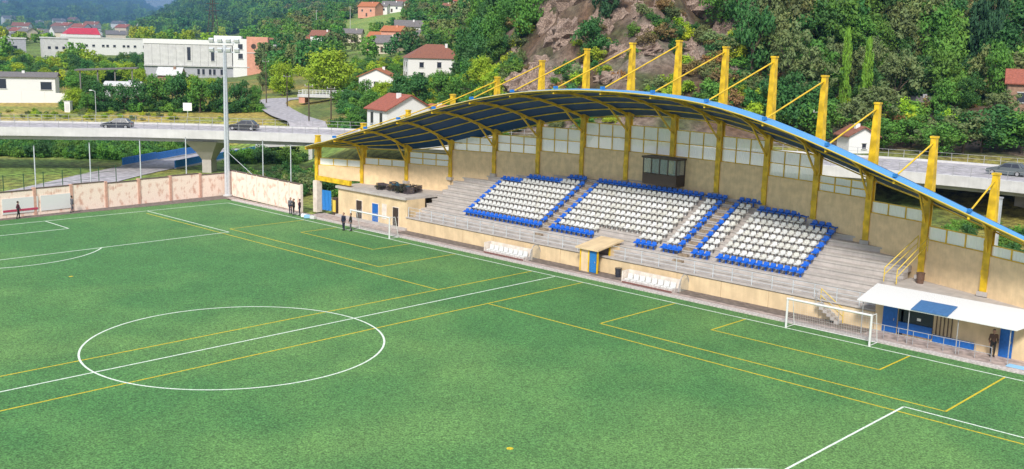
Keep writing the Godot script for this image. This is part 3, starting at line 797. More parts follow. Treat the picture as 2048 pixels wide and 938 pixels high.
	for i in 15:
		for k in strips:
			var f0: float = 0.82 * k / strips
			var f1: float = 0.82 * (k + 1) / strips
			var s := Shape.new()
			var u := Shape.new()
			for q in 3:
				var xa: float = lerpf(COLUMN_X[i], COLUMN_X[i + 1], q / 3.0)
				var xb: float = lerpf(COLUMN_X[i], COLUMN_X[i + 1], (q + 1) / 3.0)
				var p := [roof_at(xa, f0), roof_at(xb, f0), roof_at(xb, f1), roof_at(xa, f1)]
				var lo := []
				var mid := []
				var hi := []
				for e in [3, 2, 1, 0]:
					lo.append(p[e])
					mid.append(p[e] + Vector3(0, 0.05, 0))
					hi.append(p[e] + Vector3(0, 0.12, 0))
				u.hexa(lo + mid)
				s.hexa(mid + hi)
			var sheet := part(roof, "roof_sheet", s, M.roof_blue)
			part(sheet, "lining", u, M.roof_blue)
		var s2 := Shape.new()
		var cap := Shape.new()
		for q in 3:
			var xa: float = lerpf(COLUMN_X[i], COLUMN_X[i + 1], q / 3.0)
			var xb: float = lerpf(COLUMN_X[i], COLUMN_X[i + 1], (q + 1) / 3.0)
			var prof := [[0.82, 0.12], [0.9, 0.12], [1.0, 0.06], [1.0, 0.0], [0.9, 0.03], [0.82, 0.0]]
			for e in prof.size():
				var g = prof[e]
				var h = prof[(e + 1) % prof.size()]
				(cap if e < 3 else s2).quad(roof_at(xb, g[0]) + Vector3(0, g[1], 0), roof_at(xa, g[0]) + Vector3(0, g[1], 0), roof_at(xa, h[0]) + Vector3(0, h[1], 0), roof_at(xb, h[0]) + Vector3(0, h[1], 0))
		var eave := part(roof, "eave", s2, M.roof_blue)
		part(eave, "eave_top_glare", cap, M.eave_glare_blue)  # top faces of the roof edge, painted pale as if catching the sky
		var trim := Shape.new()
		for q in 3:
			trim.bar(roof_at(lerpf(COLUMN_X[i], COLUMN_X[i + 1], q / 3.0), 1.0) + Vector3(0, 0.0, 0.05), roof_at(lerpf(COLUMN_X[i], COLUMN_X[i + 1], (q + 1) / 3.0), 1.0) + Vector3(0, 0.0, 0.04), 0.05, 0.06)
		part(roof, "edge_trim", trim, M.yellow_rail)
		for k in [0, 1, 2, 3, 4, 5]:
			var f: float = 0.96 * k / 5.0
			var s := Shape.new()
			for q in 3:
				var pa := roof_at(lerpf(COLUMN_X[i], COLUMN_X[i + 1], q / 3.0), f) - Vector3(0, 0.1, 0)
				var pb := roof_at(lerpf(COLUMN_X[i], COLUMN_X[i + 1], (q + 1) / 3.0), f) - Vector3(0, 0.1, 0)
				s.bar(pa, pb, 0.07, 0.1)
			part(roof, "purlin", s, M.yellow)
	for i in 16:
		var s := Shape.new()
		for k in 6:
			s.bar(roof_at(COLUMN_X[i], 0.99 * k / 6.0) - Vector3(0, 0.24, 0), roof_at(COLUMN_X[i], 0.99 * (k + 1) / 6.0) - Vector3(0, 0.2, 0), 0.14, 0.22)
		part(roof, "rib", s, M.yellow)
	# end pillar and cross beam by the way out
	part(st, "end_pillar", boxed(Vector3(-39.2, 1.75, -4.4), Vector3(0.7, 3.5, 0.7)), M.render_pale)
	part(st, "cross_beam", boxed(Vector3(-36.4, 3.78, -4.5), Vector3(6.0, 0.5, 0.3)), M.yellow)
	part(st, "end_wall", boxed(Vector3(-39.9, 1.7, -4.9), Vector3(0.3, 3.4, 0.6)), M.render_pale)
	# steps and handrails at the ends of the terrace
	for a in [[Vector3(25.0, 3.0, -6.6), Vector3(26.2, 5.2, -9.0)], [Vector3(26.0, 3.0, -6.4), Vector3(27.0, 5.2, -8.8)]]:
		var s := Shape.new()
		s.path([a[0], a[0] + Vector3(0, 1.0, 0), a[1] + Vector3(0, 1.0, 0), a[1]], 0.04, 5)
		s.path([a[0] + Vector3(0, 0.5, 0), a[1] + Vector3(0, 0.5, 0)], 0.03, 5)
		part(st, "handrail", s, M.yellow_rail)
	for k in 6:
		part(st, "stair_step", boxed(Vector3(21.6 + k * 0.3, 1.12 - k * 0.2, -4.0), Vector3(0.3, 0.2, 0.7)), M.concrete)
	for z in [-3.62, -4.3]:
		var s := Shape.new()
		s.path([Vector3(21.5, 1.2, z), Vector3(21.5, 2.2, z), Vector3(23.3, 1.0, z), Vector3(23.3, 0.0, z)], 0.03, 5)
		s.path([Vector3(21.5, 1.7, z), Vector3(23.3, 0.5, z)], 0.025, 5)
		part(st, "handrail", s, M.yellow_rail if z < -4.0 else M.metal)

const ORDINALS = ["first", "second", "third", "fourth", "fifth", "sixth", "seventh", "eighth", "ninth", "tenth", "eleventh", "twelfth", "thirteenth", "fourteenth", "fifteenth", "sixteenth", "seventeenth", "eighteenth", "nineteenth", "twentieth", "twenty-first", "twenty-second", "twenty-third", "twenty-fourth", "twenty-fifth", "twenty-sixth"]

func seat_shape() -> Shape:
	var s := Shape.new()
	# bucket shell: pan with a raised front lip, curved low back, bracket
	s.box(Vector3(0, 0.40, 0.0), Vector3(0.44, 0.05, 0.38))
	s.box(Vector3(0, 0.385, 0.2), Vector3(0.40, 0.05, 0.05))
	s.box(Vector3(0, 0.50, -0.19), Vector3(0.42, 0.2, 0.05), Basis(Vector3.RIGHT, -0.12))
	s.box(Vector3(0, 0.64, -0.22), Vector3(0.34, 0.1, 0.045), Basis(Vector3.RIGHT, -0.2))
	for e in [-1, 1]:
		s.box(Vector3(e * 0.2, 0.44, -0.05), Vector3(0.03, 0.07, 0.28))
	s.box(Vector3(0, 0.19, -0.1), Vector3(0.08, 0.38, 0.12))
	return s

func make_seats() -> void:
	var shell := seat_shape().mesh()
	var white := []
	var blue := []
	var add := func(list: Array, x: float, j: int, block: int) -> void:
		list.append([Vector3(x, tread_y(j), tread_z(j) - 0.38), block, j])
	for i in 18:
		add.call(blue, -17.75 + 0.57 * i, 0, 0)
	for j in range(1, 9):
		if j < 7: add.call(blue, -17.75, j, 0)
		add.call(blue, -8.06, j, 0)
		for i in 16:
			var x := -17.18 + 0.57 * i
			if j < 7 or (j == 7 and x > -15.3) or (j == 8 and x > -10.4): add.call(white, x, j, 0)
	for i in 5: add.call(blue, -17.75 + 0.57 * i, 7, 0)
	for i in 8: add.call(blue, -14.8 + 0.57 * i, 8, 0)
	for i in 4: add.call(blue, -10.1 + 0.57 * i, 9, 0)
	for j in range(1, 9):
		add.call(blue, -6.45, j, 1)
		add.call(blue, 7.3, j, 1)
		add.call(white, 6.13, j, 1)
		add.call(white, 6.7, j, 1)
		for i in 20:
			var x := -5.88 + 0.57 * i
			if j > 1 or x < -1.6 or x > 3.0: add.call(white, x, j, 1)
	for i in 21: add.call(blue, -6.45 + 0.57 * i, 9, 1)
	for i in 4: add.call(blue, 5.75 + 0.53 * i, 9, 1)
	for x in [-6.45, -5.88, -5.31, -4.74, -4.17, -3.6, -3.03, -2.46, -1.89, 3.2, 3.77, 4.34, 4.91, 5.95, 6.45, 6.95, 7.45]: add.call(blue, x, 0, 1)
	for j in range(1, 9):
		add.call(blue, 8.97, j, 2)
		add.call(white, 9.55, j, 2)
		add.call(white, 10.14, j, 2)
		if j < 7: add.call(blue, 18.45, j, 2)
		if j < 8:
			for i in 12:
				if j < 7 or i < 8: add.call(white, 11.35 + 0.591 * i, j, 2)
	for i in 3: add.call(blue, 9.0 + 0.6 * i, 0, 2)
	for i in 13: add.call(blue, 11.4 + 0.591 * i, 0, 2)
	for i in 4: add.call(blue, 9.0 + 0.6 * i, 9, 2)
	for i in 8: add.call(blue, 11.4 + 0.591 * i, 8, 2)
	for i in 4: add.call(blue, 16.65 + 0.6 * i, 7, 2)
	var where := ["block beside the bare terrace", "middle block", "block above the goal"]
	var rank := {}
	for list in [white, blue]:
		for q in list:
			var key := "%d/%d" % [q[1], q[2]]
			if not rank.has(key): rank[key] = []
			rank[key].append(q[0].x)
	for key in rank: rank[key].sort()
	var call := func(q: Array) -> String:
		var at: int = rank["%d/%d" % [q[1], q[2]]].find(q[0].x)
		return "seat, %s row up, %s from the changing rooms, %s" % [ORDINALS[q[2]], ORDINALS[at], where[q[1]]]
	var eye := Vector3(56, 18.7, 64)
	white.sort_custom(func(a, b): return a[0].distance_squared_to(eye) < b[0].distance_squared_to(eye))
	var rest := MultiMesh.new()
	rest.transform_format = MultiMesh.TRANSFORM_3D
	rest.mesh = shell
	rest.instance_count = white.size() - 300
	for i in white.size():
		var p: Vector3 = white[i][0] + Vector3(rng.randf_range(-0.015, 0.015), 0, 0)
		if i >= 300:
			rest.set_instance_transform(i - 300, Transform3D(Basis(), p))
			continue
		tag(part(self, "stadium_seat", shell, M.seat_worn[rng.randi() % 3], p, rng.randf_range(-0.07, 0.07)), "white " + call.call(white[i]), "seat", "white seats of the grandstand")
	var mm := MultiMeshInstance3D.new()
	mm.name = "stadium_seats_far"
	mm.multimesh = rest
	mm.material_override = M.seat_white
	add_child(mm)
	tag(mm, "rows of white bucket seats next to the bare terrace", "seats", "white seats of the grandstand", "stuff")
	for q in blue:
		var edge := part(self, "border_seat", shell, M.seat_blue, q[0], rng.randf_range(-0.03, 0.03))
		edge.scale = Vector3(1.1, 1.0, 1.05)
		tag(edge, "blue " + call.call(q), "seat", "blue seats of the grandstand")


# ------------------------------------------------------------------ huts and fittings around the stand
func make_huts() -> void:
	# changing rooms under the end of the terrace
	var b := thing("changing_room_block", "low beige changing room block with three doors at the end of the terrace", "building", Vector3(-29.7, 0, -4.4))
	part(b, "wall", boxed(Vector3(0, 1.55, -1.2), Vector3(11.4, 3.1, 2.4)), M.render)
	for q in clipped(-35.6, -24.02, -4.15, -12.0):
		var s := Shape.new()
		var moved := PackedVector2Array()
		for e in q: moved.append(e - Vector2(-29.7, -4.4))
		s.prism(moved, 3.1, 3.36)
		part(b, "roof_slab", s, M.concrete)
	part(b, "plinth", boxed(Vector3(0, 0.13, 0.12), Vector3(11.6, 0.26, 0.5)), M.concrete)
	for a in [[-2.05, 0.9, M.door_brown], [0.65, 0.95, M.door_blue], [3.95, 0.85, M.door_brown]]:
		var f := part(b, "door_frame", boxed(Vector3(a[0], 1.22, 0.01), Vector3(a[1] + 0.16, 1.98, 0.06)), M.render_pale)
		part(f, "door", boxed(Vector3(a[0], 1.2, 0.035), Vector3(a[1], 1.88, 0.06)), a[2])
		part(f, "handle", boxed(Vector3(a[0] + a[1] * 0.4, 1.2, 0.08), Vector3(0.05, 0.12, 0.04)), M.metal)
	part(b, "notice", boxed(Vector3(2.1, 1.5, 0.01), Vector3(0.75, 1.6, 0.03)), M.render_pale)
	var t := tag(part(self, "tarpaulin", cloth(1.4, 2.2), M.tarp_blue, Vector3(-37.4, 1.5, -4.3)), "bright blue tarpaulin hanging beside the end pillar of the stand", "tarpaulin")
	t.rotation.y = 0.1
	var g := thing("yellow_vending_stand", "small yellow and black cabinet between blue tarpaulin and changing rooms", "cabinet", Vector3(-36.2, 0, -4.7))
	part(g, "case", boxed(Vector3(0, 0.95, 0), Vector3(0.7, 1.9, 0.5)), M.brown_frame)
	part(g, "front_panel", boxed(Vector3(0, 1.0, 0.27), Vector3(0.5, 1.3, 0.04)), M.yellow_rail)
	# tunnel hut at the halfway line
	b = thing("tunnel_hut", "beige hut over the players' tunnel with yellow door frames below the seats", "hut", Vector3(0.6, 0, -4.4))
	part(b, "side_wall", boxed(Vector3(-0.95, 1.0, -0.6), Vector3(0.16, 2.0, 3.0)), M.render)
	part(b, "back_wall", boxed(Vector3(0, 1.2, -2.0), Vector3(1.9, 2.4, 0.16)), M.render)
	part(b, "side_wall", boxed(Vector3(1.0, 1.1, -1.3), Vector3(0.16, 2.2, 1.2)), M.render)
	var s := Shape.new()
	s.hexa([Vector3(-1.25, 1.95, 1.25), Vector3(1.25, 1.95, 1.25), Vector3(1.25, 2.45, -2.2), Vector3(-1.25, 2.45, -2.2), Vector3(-1.25, 2.08, 1.25), Vector3(1.25, 2.08, 1.25), Vector3(1.25, 2.58, -2.2), Vector3(-1.25, 2.58, -2.2)])
	part(b, "roof", s, M.render)
	for p in [Vector3(-0.85, 0.98, 0.95), Vector3(0.06, 0.98, 0.95), Vector3(1.0, 0.98, 0.95), Vector3(1.0, 1.05, -0.62)]:
		part(b, "post", boxed(p, Vector3(0.12, p.y * 2, 0.12)), M.yellow)
	var door := part(b, "door", boxed(Vector3(0.5, 0.95, 0.95), Vector3(0.7, 1.8, 0.06)), M.tarp_blue)
	part(door, "handle", boxed(Vector3(0.75, 0.95, 1.0), Vector3(0.05, 0.14, 0.05)), M.metal)
	part(b, "front_panel", boxed(Vector3(-0.4, 0.95, 0.93), Vector3(0.8, 1.9, 0.08)), M.render)
	tag(part(self, "litter_bin", bin_shape(), M.car_dark, Vector3(3.5, 0, -3.9)), "small dark blue bin against the wall beside the tunnel hut", "bin")
	# team benches
	for a in [[-8.3, "between tunnel hut and changing rooms"], [7.6, "between tunnel hut and kiosk"]]:
		var t2 := thing("team_bench", "row of white bench seats " + a[1], "bench", Vector3(a[0], 0, -2.75), 0.0, "team benches")
		part(t2, "plinth", boxed(Vector3(0, 0.16, 0), Vector3(4.9, 0.32, 0.9)), M.kerb)
		part(t2, "back_wall", boxed(Vector3(0, 0.5, -0.55), Vector3(5.1, 1.0, 0.16)), M.render_pale)
		part(t2, "end_wall", boxed(Vector3(-2.55, 0.5, -0.15), Vector3(0.14, 0.98, 0.95)), M.render_pale)
		part(t2, "kick_board", boxed(Vector3(0, 0.14, 0.48), Vector3(4.9, 0.1, 0.06)), M.kick_brown)
		for i in 8:
			var seat := Shape.new()
			seat.box(Vector3(0, 0.36, 0.05), Vector3(0.5, 0.08, 0.44))
			seat.box(Vector3(0, 0.58, -0.2), Vector3(0.5, 0.42, 0.07), Basis(Vector3.RIGHT, -0.15))
			part(t2, "seat", seat, M.seat_white, Vector3(-2.1 + 0.6 * i, 0, 0))
		var hoop := Shape.new()
		var pts := []
		for i in 13:
			var an := PI * i / 12.0
			pts.append(Vector3(2.6, 0.05 + 1.35 * sin(an), -0.95 + 0.75 * -cos(an)))
		hoop.path(pts, 0.035, 6)
		var h := part(t2, "hoop_frame", hoop, M.metal)
		var film := Shape.new()
		for i in 12:
			film.tri(Vector3(2.6, 0.05, -0.95), pts[i], pts[i + 1])
		part(h, "clear_panel", film, M.pane)
	# press box under the roof
	b = thing("press_box", "dark brown glazed press box high at the back of the seats", "press box", Vector3(0.7, tread_y(11) + 0.02, -13.6))
	var hh := 2.45
	part(b, "base_panel", boxed(Vector3(0, 0.5, 0), Vector3(3.7, 1.0, 1.5)), M.brown_frame)
	part(b, "roof", boxed(Vector3(0, hh, 0), Vector3(3.9, 0.16, 1.7)), M.brown_frame)
	part(b, "back_wall", boxed(Vector3(0, hh / 2, -0.72), Vector3(3.7, hh, 0.08)), M.brown_frame)
	for i in 5:
		part(b, "post", boxed(Vector3(-1.8 + 0.9 * i, 1.7, 0.72), Vector3(0.09, 1.5, 0.09)), M.brown_frame)
		if i < 4: part(b, "pane", boxed(Vector3(-1.35 + 0.9 * i, 1.75, 0.72), Vector3(0.78, 1.4, 0.02)), M.pane)
	for e in [-1, 1]:
		part(b, "post", boxed(Vector3(e * 1.8, 1.7, -0.6), Vector3(0.09, 1.5, 0.09)), M.brown_frame)
		part(b, "pane", boxed(Vector3(e * 1.8, 1.75, 0.05), Vector3(0.02, 1.4, 1.1)), M.pane)
	# kiosk with the white canopy
	b = thing("kiosk", "kiosk building with blue doors under a long white sheet canopy", "kiosk", Vector3(31.9, 0, -4.3))
	part(b, "wall", boxed(Vector3(0, 1.3, -1.3), Vector3(12.6, 2.6, 2.6)), M.render)
	for q in clipped(25.62, 38.3, -5.35, -11.5):
		var sh := Shape.new()
		var moved := PackedVector2Array()
		for e in q: moved.append(e - Vector2(31.9, -4.3))
		sh.prism(moved, 2.75, 2.95)
		part(b, "roof_slab", sh, M.concrete)
	var canopy := Shape.new()
	var cy0 := 2.34
	var cy1 := 3.02
	canopy.hexa([Vector3(-6.75, cy0, 2.0), Vector3(3.6, cy0, 2.0), Vector3(5.0, cy1, -1.0), Vector3(-6.75, cy1, -1.0), Vector3(-6.75, cy0 + 0.07, 2.0), Vector3(3.6, cy0 + 0.07, 2.0), Vector3(5.0, cy1 + 0.07, -1.0), Vector3(-6.75, cy1 + 0.07, -1.0)])
	part(b, "canopy", canopy, M.white_sheet)
	var bs := Shape.new()
	bs.hexa([Vector3(-3.0, cy0 + 0.08, 2.06), Vector3(-0.6, cy0 + 0.08, 2.06), Vector3(-0.6, cy0 + 0.45, 0.5), Vector3(-3.0, cy0 + 0.45, 0.5), Vector3(-3.0, cy0 + 0.13, 2.06), Vector3(-0.6, cy0 + 0.13, 2.06), Vector3(-0.6, cy0 + 0.5, 0.5), Vector3(-3.0, cy0 + 0.5, 0.5)])
	part(b, "canopy_patch", bs, M.patch_blue)
	for x in [-6.4, -3.2, 0.0, 3.2]:
		part(b, "canopy_post", rod(Vector3(x, 0.0, 1.75), Vector3(x, cy0, 1.75), 0.035, 0.035, 6), M.metal)
	for a in [[-5.2, 1.0, 0.1, 1.9], [2.45, 0.8, 0.0, 1.9]]:
		var d2 := part(b, "door", boxed(Vector3(a[0], a[2] + a[3] / 2, 0.03), Vector3(a[1], a[3], 0.08)), M.door_blue)
		part(d2, "handle", boxed(Vector3(a[0] + 0.3, 1.05, 0.1), Vector3(0.05, 0.16, 0.05)), M.metal)
	part(b, "narrow_window", boxed(Vector3(-4.45, 1.0, 0.02), Vector3(0.35, 1.9, 0.05)), M.glass_dark)
	part(b, "serving_hatch_shade", boxed(Vector3(-3.35, 1.2, 0.02), Vector3(2.2, 1.5, 0.05)), M.glass_dark)  # dark glassy panel painting the shade inside the open serving hatch
	part(b, "hatch_counter", boxed(Vector3(-3.4, 0.6, 0.1), Vector3(2.3, 0.75, 0.14)), M.door_blue)
	for k in 5:
		part(b, "hatch_bar", boxed(Vector3(-2.0 + 0.25 * k, 1.25, 0.08), Vector3(0.05, 1.5, 0.06)), M.brown_frame)
	part(b, "notice", boxed(Vector3(-3.2, 1.35, 0.06), Vector3(0.25, 0.18, 0.03)), M.sign_white)
	part(b, "low_board", boxed(Vector3(-0.8, 0.32, 0.12), Vector3(2.7, 0.5, 0.1)), M.door_blue)
	var r := thing("guard_rail", "grey tube rail with close uprights in front of the kiosk", "railing", Vector3(29.7, 0, -2.55))
	for y in [0.5, 0.95]:
		part(r, "rail", rod(Vector3(-3.6, y, 0), Vector3(4.4, y, 0), 0.025, 0.025, 5), M.metal)
	for k in 9:
		part(r, "post", rod(Vector3(-3.6 + k, 0, 0), Vector3(-3.6 + k, 0.95, 0), 0.025, 0.025, 5), M.metal)
	tag(part(self, "floor_mat", boxed(Vector3.ZERO, Vector3(2.4, 0.03, 0.7)), mat(lin(0.25, 0.5, 0.75), 0.8), Vector3(36.3, 0.05, -2.6)), "pale blue mat on the pavement beside the kiosk", "mat")
	# heap of scrap and dry plants on the flat roof
	for i in 18:
		var at := Vector3(-31.0 + 0.3 * i + rng.randf_range(-0.4, 0.4), 3.36, -5.8 - rng.randf() * 2.4)
		if i % 2 == 0:
			var bush := thing("dry_shrub", "dry dark shrub in the heap on the changing room roof", "shrub", at, rng.randf() * TAU, "shrubs in the scrap heap")
			var cm := part(bush, "foliage", crowns[3 + i % 2], M.scrap_leaf[i / 2 % 2])
			cm.scale = Vector3(1.3, 0.7 + 0.03 * i, 1.3)
			part(bush, "stem", rod(Vector3(0, 0, 0), Vector3(0, 0.4, 0), 0.04, 0.02, 5), M.bark)
		else:
			var crate := thing("scrap_crate", "broken slatted crate in the heap on the changing room roof", "crate", at, rng.randf() * TAU, "crates in the scrap heap")
			for k in 4:
				part(crate, "slat", boxed(Vector3(0, 0.1 + 0.17 * k, 0.35), Vector3(0.9, 0.13, 0.04)), M.scrap[i % 4])
				part(crate, "slat", boxed(Vector3(0, 0.1 + 0.17 * k, -0.35), Vector3(0.9, 0.13, 0.04)), M.scrap[i % 4])
				part(crate, "slat", boxed(Vector3(0.43, 0.1 + 0.17 * k, 0), Vector3(0.04, 0.13, 0.66)), M.scrap[(i + 1) % 4])
			part(crate, "bottom", boxed(Vector3(0, 0.03, 0), Vector3(0.86, 0.05, 0.64)), M.scrap[i % 4])
	tag(part(self, "scrap_barrel", bin_shape(), M.scrap[0], Vector3(26.9, 2.95, -8.3)), "rusty barrel by the yellow handrail above the kiosk", "barrel")

func make_bags() -> void:
	for q in [[-36.9, -1.0, 0.4, "white kit bag on the touchline beside the group at the side wall", M.sign_white], [-36.2, -0.85, 1.1, "pale blue kit bag next to a white one near the end pillar", M.patch_pale], [-35.4, -1.05, 0.2, "white cool box next to the kit bags near the end pillar", M.seat_white]]:
		var b := thing("kit_bag" if "bag" in q[3].get_slice(" on", 0).get_slice(" next", 0) else "cool_box", q[3], "bag" if q[4] != M.seat_white else "cool box", Vector3(q[0], 0.02, q[1]), q[2])
		var s := Shape.new()
		s.box(Vector3(0, 0.17, 0), Vector3(0.62, 0.3, 0.32))
		s.box(Vector3(0, 0.34, 0), Vector3(0.5, 0.06, 0.24))
		part(b, "body", s, q[4])
		var h := Shape.new()
		h.path([Vector3(-0.14, 0.36, 0), Vector3(-0.1, 0.46, 0), Vector3(0.1, 0.46, 0), Vector3(0.14, 0.36, 0)], 0.014, 5)
		part(b, "handle", h, M.rubber)

func bin_shape() -> Shape:
	var s := Shape.new()
	s.tube(Vector3(0, 0, 0), Vector3(0, 0.72, 0), 0.24, 0.29, 10)
	s.tube(Vector3(0, 0.72, 0), Vector3(0, 0.77, 0), 0.31, 0.31, 10)
	s.tube(Vector3(0, 0.3, 0), Vector3(0, 0.33, 0), 0.29, 0.29, 10)
	return s

func cloth(w: float, h: float) -> Shape:
	var s := Shape.new()
	var k := 10
	for i in k:
		for j in 6:
			var p := []
			for q in [[i, j], [i + 1, j], [i + 1, j + 1], [i, j + 1]]:
				var u: float = float(q[0]) / k
				var t: float = float(q[1]) / 6
				p.append(Vector3((u - 0.5) * w, (t - 0.5) * h, 0.1 * sin(u * 16.0 + t * 1.5) * (1.1 - t)))
			s.quad(p[0], p[1], p[2], p[3])
			s.quad(p[1] - Vector3(0, 0, 0.02), p[0] - Vector3(0, 0, 0.02), p[3] - Vector3(0, 0, 0.02), p[2] - Vector3(0, 0, 0.02))
	return s

func make_goals() -> void:
	var w := 6.06
	var h := 2.08
	for a in [[24.28, "small white goal with grey net on the touchline beside the kiosk"], [-24.5, "small white goal on the touchline in front of the changing rooms"]]:
		var g := thing("small_goal", a[1], "goal", Vector3(a[0], 0, 0.0), 0.0, "goals on the touchline")
		for e in [-1, 1]:
			part(g, "post", rod(Vector3(e * w / 2, 0, 0), Vector3(e * w / 2, h, 0), 0.08, 0.08, 8), M.white_paint)
			var s := Shape.new()
			s.path([Vector3(e * w / 2, h, 0), Vector3(e * w / 2, h, -0.7), Vector3(e * w / 2, 0.05, -1.15), Vector3(e * w / 2, 0.05, 0)], 0.03, 6)
			part(g, "side_frame", s, M.white_paint)
		part(g, "crossbar", rod(Vector3(-w / 2 - 0.06, h, 0), Vector3(w / 2 + 0.06, h, 0), 0.08, 0.08, 8), M.white_paint)
		part(g, "ground_bar", rod(Vector3(-w / 2, 0.05, -1.15), Vector3(w / 2, 0.05, -1.15), 0.03, 0.03, 6), M.white_paint)
		var net := Shape.new()
		var k := 34
		for i in k + 1:
			var x := lerpf(-w / 2, w / 2, float(i) / k)
			net.bar(Vector3(x, h, 0), Vector3(x, h - 0.02, -0.7), 0.006, 0.006)
			net.bar(Vector3(x, h - 0.02, -0.7), Vector3(x, 0.05, -1.15), 0.006, 0.006)
		for i in 13:
			var t := i / 12.0
			var y := lerpf(h - 0.02, 0.05, t)
			var z := lerpf(-0.7, -1.15, t)
			net.bar(Vector3(-w / 2, y, z), Vector3(w / 2, y, z), 0.006, 0.006)
			for e in [-1, 1]:
				net.bar(Vector3(e * w / 2, y, 0), Vector3(e * w / 2, y, z), 0.006, 0.006)
		part(g, "net", net, M.net)

# ------------------------------------------------------------------ boundary walls, floodlight, net poles
func make_boundary() -> void:
	var a := Vector3(-54.35, 0, 26.0)
	var c := Vector3(-56.3, 0, -3.6)
	var wall := thing("boundary_wall", "weathered pink boundary wall with brick red pilasters behind the goal line", "wall", Vector3.ZERO)
	var dir := (c - a).normalized()
	var start := a - dir * 30.0
	var total := (c - start).length()
	var bas := Basis(-dir, Vector3.UP, Vector3(-dir.z, 0, dir.x) * -1.0)
	var n := 15
	for i in n:
		var p0 := start + dir * total * i / n
		var p1 := start + dir * total * (i + 1) / n
		var top := 2.75 + 0.12 * sin(i * 2.1)
		part(wall, "wall_panel", boxed((p0 + p1) / 2 + Vector3(0, top / 2, 0), Vector3((p1 - p0).length() - 0.02, top, 0.25), bas), M.wall_old)
		part(wall, "pilaster", boxed(p1 + Vector3(0, 1.45, 0), Vector3(0.3, 2.9, 0.4), bas), M.pilaster)
		part(wall, "coping", boxed((p0 + p1) / 2 + Vector3(0, top + 0.05, 0), Vector3((p1 - p0).length() - 0.44, 0.1, 0.32), bas), M.wall_cap)
	for q in [[19.9, 23.6, M.board_white, true], [16.1, 19.6, M.board_white, false], [24.0, 28.0, M.board_white, true]]:
		var z0: float = q[0]
		var z1: float = q[1]
		var p := a + dir * (26.0 - (z0 + z1) / 2)
		var brd := tag(part(self, "advertising_panel", boxed(p + Vector3(0.17, 1.2, 0), Vector3(z1 - z0, 1.6, 0.06), bas), q[2]), "white painted panel with a red stripe on the pink boundary wall" if q[3] else "plain white painted panel on the pink boundary wall", "panel", "painted panels on the boundary wall")
		if q[3]: part(brd, "stripe", boxed(p + Vector3(0.215, 0.72, 0), Vector3(z1 - z0 - 0.1, 0.22, 0.03), bas), M.board_red)
	var side := thing("side_wall", "stained beige boundary wall between floodlight mast and stand", "wall", Vector3.ZERO)
	var e := Vector3(-40.2, 0, -3.0)
	for i in 7:
		var p0 := c.lerp(e, i / 7.0)
		var p1 := c.lerp(e, (i + 1) / 7.0)
		var d2 := (p1 - p0).normalized()
		var b2 := Basis(d2, Vector3.UP, d2.cross(Vector3.UP))
		part(side, "wall_panel", boxed((p0 + p1) / 2 + Vector3(0, 1.5, 0), Vector3((p1 - p0).length() - 0.02, 3.0, 0.25), b2), M.wall_old)
		part(side, "pilaster", boxed(p1 + Vector3(0, 1.52, 0.05), Vector3(0.2, 3.04, 0.3), b2), M.render_pale)
		part(side, "coping", boxed((p0 + p1) / 2 + Vector3(0, 3.05, 0), Vector3((p1 - p0).length() - 0.22, 0.1, 0.32), b2), M.wall_cap)
	# floodlight mast in the corner
	var mast := thing("floodlight_mast", "tall pale steel floodlight mast in the corner of the pitch", "floodlight", Vector3(-55.3, -0.1, -2.9))
	part(mast, "pole", rod(Vector3(0, 0, 0), Vector3(0, 18.0, 0), 0.36, 0.2, 12), M.galvanised)
	part(mast, "base_plate", rod(Vector3(0, 0, 0), Vector3(0, 0.25, 0), 0.55, 0.55, 12), M.concrete_pale)
	var bt := Basis(Vector3.UP, 0.75)
	for y in [17.2, 18.3]:
		part(mast, "crossbar", boxed(Vector3(0, y, 0), Vector3(3.6, 0.14, 0.14), bt), M.galvanised)
		for k in 4:
			var lamp := part(mast, "lamp", boxed(Vector3(0, y + 0.25, 0) + bt * Vector3(-1.5 + k, 0, 0.2), Vector3(0.55, 0.42, 0.28), bt * Basis(Vector3.RIGHT, 0.5)), M.galvanised)
			part(lamp, "lens", boxed(Vector3(0, y + 0.2, 0) + bt * Vector3(-1.5 + k, 0, 0.36), Vector3(0.48, 0.34, 0.03), bt * Basis(Vector3.RIGHT, 0.5)), M.lamp_clear)
	part(mast, "ladder", boxed(Vector3(0.3, 9, 0.3), Vector3(0.05, 17, 0.05)), M.galvanised)
	part(mast, "stay", rod(Vector3(0.2, 5.5, 0.1), Vector3(5.2, 3.0, -0.4), 0.03, 0.03, 5), M.galvanised)
	for q in [Vector3(-55.2, 0, 19.6), Vector3(-55.6, 0, 13.5), Vector3(-56.0, 0, 7.5), Vector3(-56.4, 0, 1.6)]:
		var pole := thing("net_pole", "thin pale net pole rising behind the pink boundary wall", "pole", q + Vector3(-0.45, -0.1, 0), 0.0, "net poles behind the boundary wall")
		part(pole, "shaft", rod(Vector3.ZERO, Vector3(0, 7.15, 0), 0.075, 0.06, 8), M.galvanised)
		part(pole, "cap", rod(Vector3(0, 7.15, 0), Vector3(0, 7.25, 0), 0.09, 0.05, 8), M.metal)
	for q in [Vector3(-49.0, 0, -3.8), Vector3(-43.1, 0, -3.6)]:
		var pole := thing("net_pole", "thin pale net pole rising behind the stained beige wall", "pole", q + Vector3(0, -0.1, 0), 0.0, "net poles behind the side wall")
		part(pole, "shaft", rod(Vector3.ZERO, Vector3(0, 7.2, 0), 0.07, 0.055, 8), M.galvanised)
		part(pole, "cap", rod(Vector3(0, 7.2, 0), Vector3(0, 7.3, 0), 0.09, 0.05, 8), M.metal)
	# chain fence posts on the grass outside
	var fence := thing("mesh_fence", "dark green mesh fence on the grass outside the pink wall", "fence", Vector3.ZERO)
	var f0 := Vector3(-68, 0, 30)
	var f1 := Vector3(-74, 0, 2)
